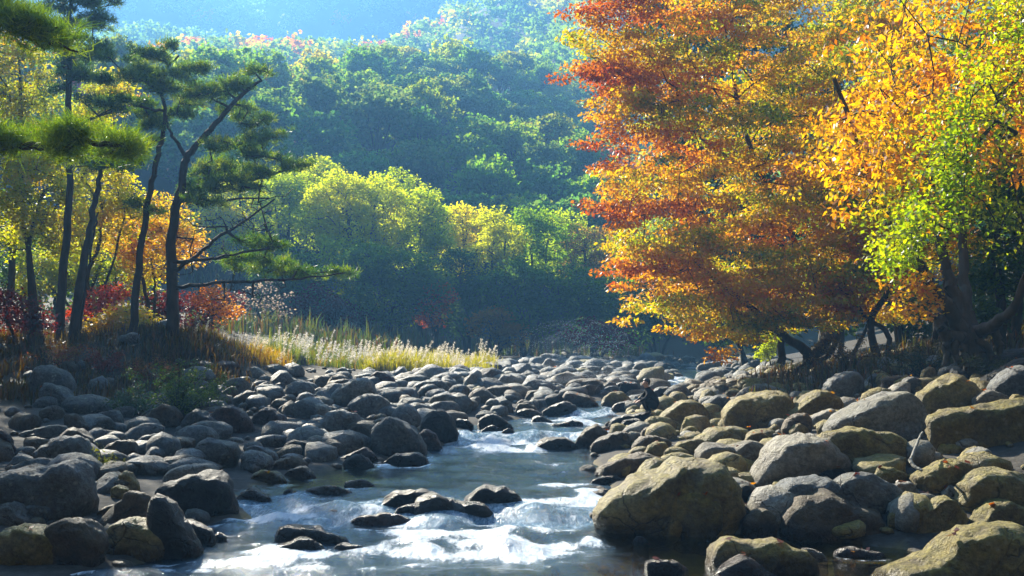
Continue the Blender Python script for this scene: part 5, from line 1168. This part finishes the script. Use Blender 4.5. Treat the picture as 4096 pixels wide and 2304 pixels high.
shrub('dark leafy shrub at the foot of the multi-stemmed tree', 925, 22.5, 1.2, .9, [(.02, .035, .01), (.06, .07, .012), (.2, .12, .02)], 2200, .08)
shrub('gold-flecked shrub beside the orange tree roots', 850, 27, 1.3, 1.0, [(.03, .04, .01), (.16, .12, .015), (.3, .2, .02)], 2400, .08)
shrub('dark shrub on the bank beyond the overhanging boulder', 1000, 19.5, 1.0, .8, [(.02, .035, .01), (.07, .08, .012)], 1800, .08)
# ------------------------------------------------------------------ driftwood, fallen leaves
def stick(label, pts, r0, r1):
    Q, r = polyline_edges(pts, r0, r1, 4, .002); V, F = tubes([(Q[i], Q[i + 1], r[i], r[i + 1]) for i in range(len(Q) - 1)], 8)
    b = Q[0]; o = obj('driftwood', new_mesh('driftwood', V - b, F), DRIFT, loc=tuple(b)); tag(o, label, 'driftwood')
cr = lambda u, v, d: at(774 + .09705 * u, 350 + .09705 * v, d)
stick('bleached driftwood branch wedged beside the long overhanging boulder', [cr(1410, 1130, 11.6), cr(1460, 1000, 11.8), cr(1500, 900, 12.1), cr(1530, 850, 12.3)], .022, .012)
stick('short pale driftwood piece below the bleached branch', [cr(1400, 1130, 11.3), cr(1440, 1200, 11.2), cr(1520, 1240, 11.1)], .026, .016)
lv = []
for w_, right in TOPS:
    if right or random.random() < .12:
        k = random.randint(0, 3) if right else 1
        for _ in range(k): lv.append(w_[random.randrange(len(w_))] + np.array([0, 0, .018]))
for _ in range(260):
    x, y = area_right(); lv.append(np.array([x, y, float(ground(x, y)) + random.uniform(.02, .14)]))
lv = np.array(lv)
LV, LF, _, lp = leaves(lv, 2, (.07, .07, .012), .075, .35, 0, .75)
o = obj('fallen_leaves', new_mesh('fallen_leaves', LV, LF, False, col=np.repeat(blend([(.08, .035, .018), (.16, .05, .02), (.28, .06, .02), (.32, .12, .02), (.24, .14, .03)], RNG.uniform(0, 1, len(lp))), 4, 0)), LEAF)
tag(o, 'red and orange leaves fallen on the boulders', 'leaves', kind='stuff')

# ------------------------------------------------------------------ splash thrown up before the person
V = []; 
o_ = at(640, 405, 26.2); org = np.array([o_[0], 26.2, .75])
for k in range(150):
    tgt_h = random.uniform(.5, 2.1); reach = -random.uniform(.2, 4.4); dy = random.uniform(-1.2, 3.0); n = random.randint(24, 60); ph0 = random.uniform(.15, .5)
    for t_ in np.linspace(ph0, random.uniform(.7, 1), n):
        q = org + np.array([reach * t_, dy * t_, 4 * tgt_h * t_ * (1 - t_) + .1]); V.append(q + np.array([random.gauss(0, .012), 0, random.gauss(0, .012)]))
V = np.array(V); OV = np.array([[1, 0, 0], [-1, 0, 0], [0, 1, 0], [0, -1, 0], [0, 0, 1], [0, 0, -1]], float); OF = np.array([[0, 2, 4], [2, 1, 4], [1, 3, 4], [3, 0, 4], [2, 0, 5], [1, 2, 5], [3, 1, 5], [0, 3, 5]])
rad = RNG.uniform(.002, .0048, len(V)); VV = (V[:, None] + OV[None] * rad[:, None, None]).reshape(-1, 3); FF = ((np.arange(len(V)) * 6)[:, None, None] + OF[None]).reshape(-1, 3)
t = NT('water_drop'); d_ = t.add('BsdfDiffuse'); d_.inputs[0].default_value = (.85, .9, .95, 1); r_ = t.add('BsdfTranslucent'); r_.inputs[0].default_value = (.9, .95, 1, 1); m_ = t.add('MixShader', Fac=.7); t.link(d_.outputs[0], m_.inputs[1]); t.link(r_.outputs[0], m_.inputs[2]); t.link(m_.outputs[0], t.out.inputs[0]); dm = t.m; o = obj('water_spray', new_mesh('water_spray', VV, FF), dm); tag(o, 'arcs of splashing water drops before the crouching person', 'spray', kind='stuff')

# ------------------------------------------------------------------ the crouching person
def person():
    base = at(650, 414.3, PERSON_Y); fx = base[0]; fz = base[2]
    root = thing('person', 'person in dark clothes crouching on a wet boulder facing the water', 'person', (fx, PERSON_Y, fz))
    J = {}  # local coords: -x is the way the person faces
    bmv = []; edges = []; rads = []
    def v(name, co, r, par=None):
        J[name] = len(bmv); bmv.append(co); rads.append(r)
        if par is not None: edges.append((J[par], J[name]))
    v('pelvis', (.16, 0, .25), (.155, .16))
    v('belly', (.13, 0, .38), (.15, .15), 'pelvis'); v('chest', (.03, 0, .54), (.16, .145), 'belly'); v('collar', (-.04, 0, .64), (.10, .09), 'chest')
    v('neck', (-.075, 0, .70), (.05, .05), 'collar'); v('jaw', (-.115, 0, .755), (.062, .07), 'neck'); v('skull', (-.105, 0, .84), (.085, .095), 'jaw'); v('crownv', (-.095, 0, .895), (.06, .065), 'skull')
    for s, t in ((1, 'a'), (-1, 'b')):
        v('hip' + t, (.12, .10 * s, .22), (.11, .10), 'pelvis'); v('mid' + t, (-.04, .14 * s, .34), (.09, .085), 'hip' + t); v('knee' + t, (-.19, .15 * s, .42), (.068, .07), 'mid' + t)
        v('calf' + t, (-.10, .14 * s, .22), (.065, .06), 'knee' + t); v('ankle' + t, (-.02, .13 * s, .06), (.042, .042), 'calf' + t); v('ball' + t, (-.13, .13 * s, .03), (.04, .032), 'ankle' + t); v('toe' + t, (-.20, .13 * s, .022), (.03, .022), 'ball' + t)
        v('sh' + t, (-.03, .17 * s, .60), (.075, .075), 'chest'); v('elb' + t, (-.16, .22 * s, .44), (.052, .052), 'sh' + t); v('wri' + t, (-.30, .14 * s, .36), (.034, .034), 'elb' + t); v('palm' + t, (-.355, .12 * s, .335), (.03, .036), 'wri' + t)
        for k in range(4):
            oy = (.03 - .02 * k) * s
            v(f'f{k}{t}', (-.40, .12 * s + oy, .325), (.009, .009), 'palm' + t); v(f'g{k}{t}', (-.43 - .006 * (k in (1, 2)), .12 * s + oy, .30), (.008, .008), f'f{k}{t}')
        v('th' + t, (-.375, .12 * s - .045 * s, .345), (.010, .010), 'palm' + t); v('tt' + t, (-.41, .12 * s - .055 * s, .33), (.008, .008), 'th' + t)
    me = bpy.data.meshes.new('body'); me.from_pydata(bmv, edges, []); tmp = bpy.data.objects.new('body', me); COL.objects.link(tmp)
    md = tmp.modifiers.new('skin', 'SKIN'); md.use_smooth_shade = True
    for i, sv in enumerate(me.skin_vertices[0].data): sv.radius = rads[i]; sv.use_root = (i == 0)
    sb = tmp.modifiers.new('sub', 'SUBSURF'); sb.levels = 2; sb.render_levels = 2
    dg = bpy.context.evaluated_depsgraph_get(); m2 = bpy.data.meshes.new_from_object(tmp.evaluated_get(dg)); bpy.data.objects.remove(tmp)
    for vv in m2.vertices:      # a nose and brow on the front of the face
        c = vv.co
        if c.z > .76 and c.x < -.16 and abs(c.y) < .03:
            c.x -= .028 * max(0, 1 - abs(c.z - .80) / .035) * max(0, 1 - abs(c.y) / .03)
    m2.name = 'body'; m2.materials.clear()
    for mt in (plain('skin', (.45, .25, .17), .55), plain('dark_cloth', (.004, .0045, .006), .9), plain('dark_trousers', (.004, .005, .011), .9), plain('black_shoe', (.02, .02, .02), .5)): m2.materials.append(mt)
    for p in m2.polygons:
        c = p.center; p.use_smooth = True
        p.material_index = 0 if (c.z > .70 and c.x < .1) or (c.x < -.315 and c.z < .45) else 3 if (c.z < .055) else 2 if (c.z < .30 or (c.x < -.12 and c.z < .43 and abs(c.y) < .20 and c.x > -.27)) else 1
    obj('body', m2, parent=root)
    # hair: a shell over the back and top of the skull
    hv, hf = ico(3); keep = hv.copy() * np.array([.108, .092, .098]); 
    keep = keep * (1 + .05 * sinoise(hv, 5, 6)[:, None]) + np.array([-.088, 0, .865]); sel = ~((hv[:, 0] < -.35) & (hv[:, 2] < .42)) & (hv[:, 2] > -.75)
    f2 = hf[sel[hf].all(1)]; hm = new_mesh('hair', keep, f2); obj('hair', hm, plain('black_hair', (.012, .009, .008), .45), root)
    # jacket collar
    a = np.arange(16) / 16 * 6.283; r1 = np.stack([-.055 + .075 * np.cos(a), .075 * np.sin(a), .665 + .02 * np.cos(a)], 1); r2 = np.stack([-.072 + .066 * np.cos(a), .066 * np.sin(a), .715 + .02 * np.cos(a)], 1)
    j = np.arange(16); obj('collar', new_mesh('collar', np.concatenate([r1, r2]), np.stack([j, (j + 1) % 16, (j + 1) % 16 + 16, j + 16], 1)), plain('dark_collar', (.014, .014, .017), .8), root)
    for s in (1, -1):
        ev, ef = ico(2); obj('ear', new_mesh('ear', ev * np.array([.018, .010, .028]) + np.array([-.095, .093 * s, .83]), ef), m2.materials[0], root)
    k_ = .95 * PERSON_Y / 25.3; root.scale = (k_, k_, k_); root.rotation_euler = (0, 0, math.radians(8))
person()

# ------------------------------------------------------------------ haze in the valley air
zt = float(max(Z.max(), 0)) + 14
hb = bmesh.new(); bmesh.ops.create_cube(hb, size=1.0); hm = bpy.data.meshes.new('haze'); hb.to_mesh(hm); hb.free()
lo = np.array([-605., -165., float(Z.min()) - 1.0]); hi = np.array([605., 1005., zt])
ho = obj('haze', hm); ho.location = tuple((lo + hi) / 2); ho.scale = tuple(hi - lo)
t = NT('valley_haze'); pv = t.add('VolumePrincipled', Density=HAZE_DENSITY, Anisotropy=.3); pv.inputs['Color'].default_value = (.19, .50, 1.0, 1)
t.m.cycles.homogeneous_volume = True; t.link(pv.outputs[0], t.out.inputs['Volume']); hm.materials.append(t.m)
tag(ho, 'pale blue morning haze filling the valley', 'haze', kind='stuff')
print('tris', sum(len(m.polygons) * 2 for m in bpy.data.meshes) / 1e6, 'M;', 'zmax', zt)
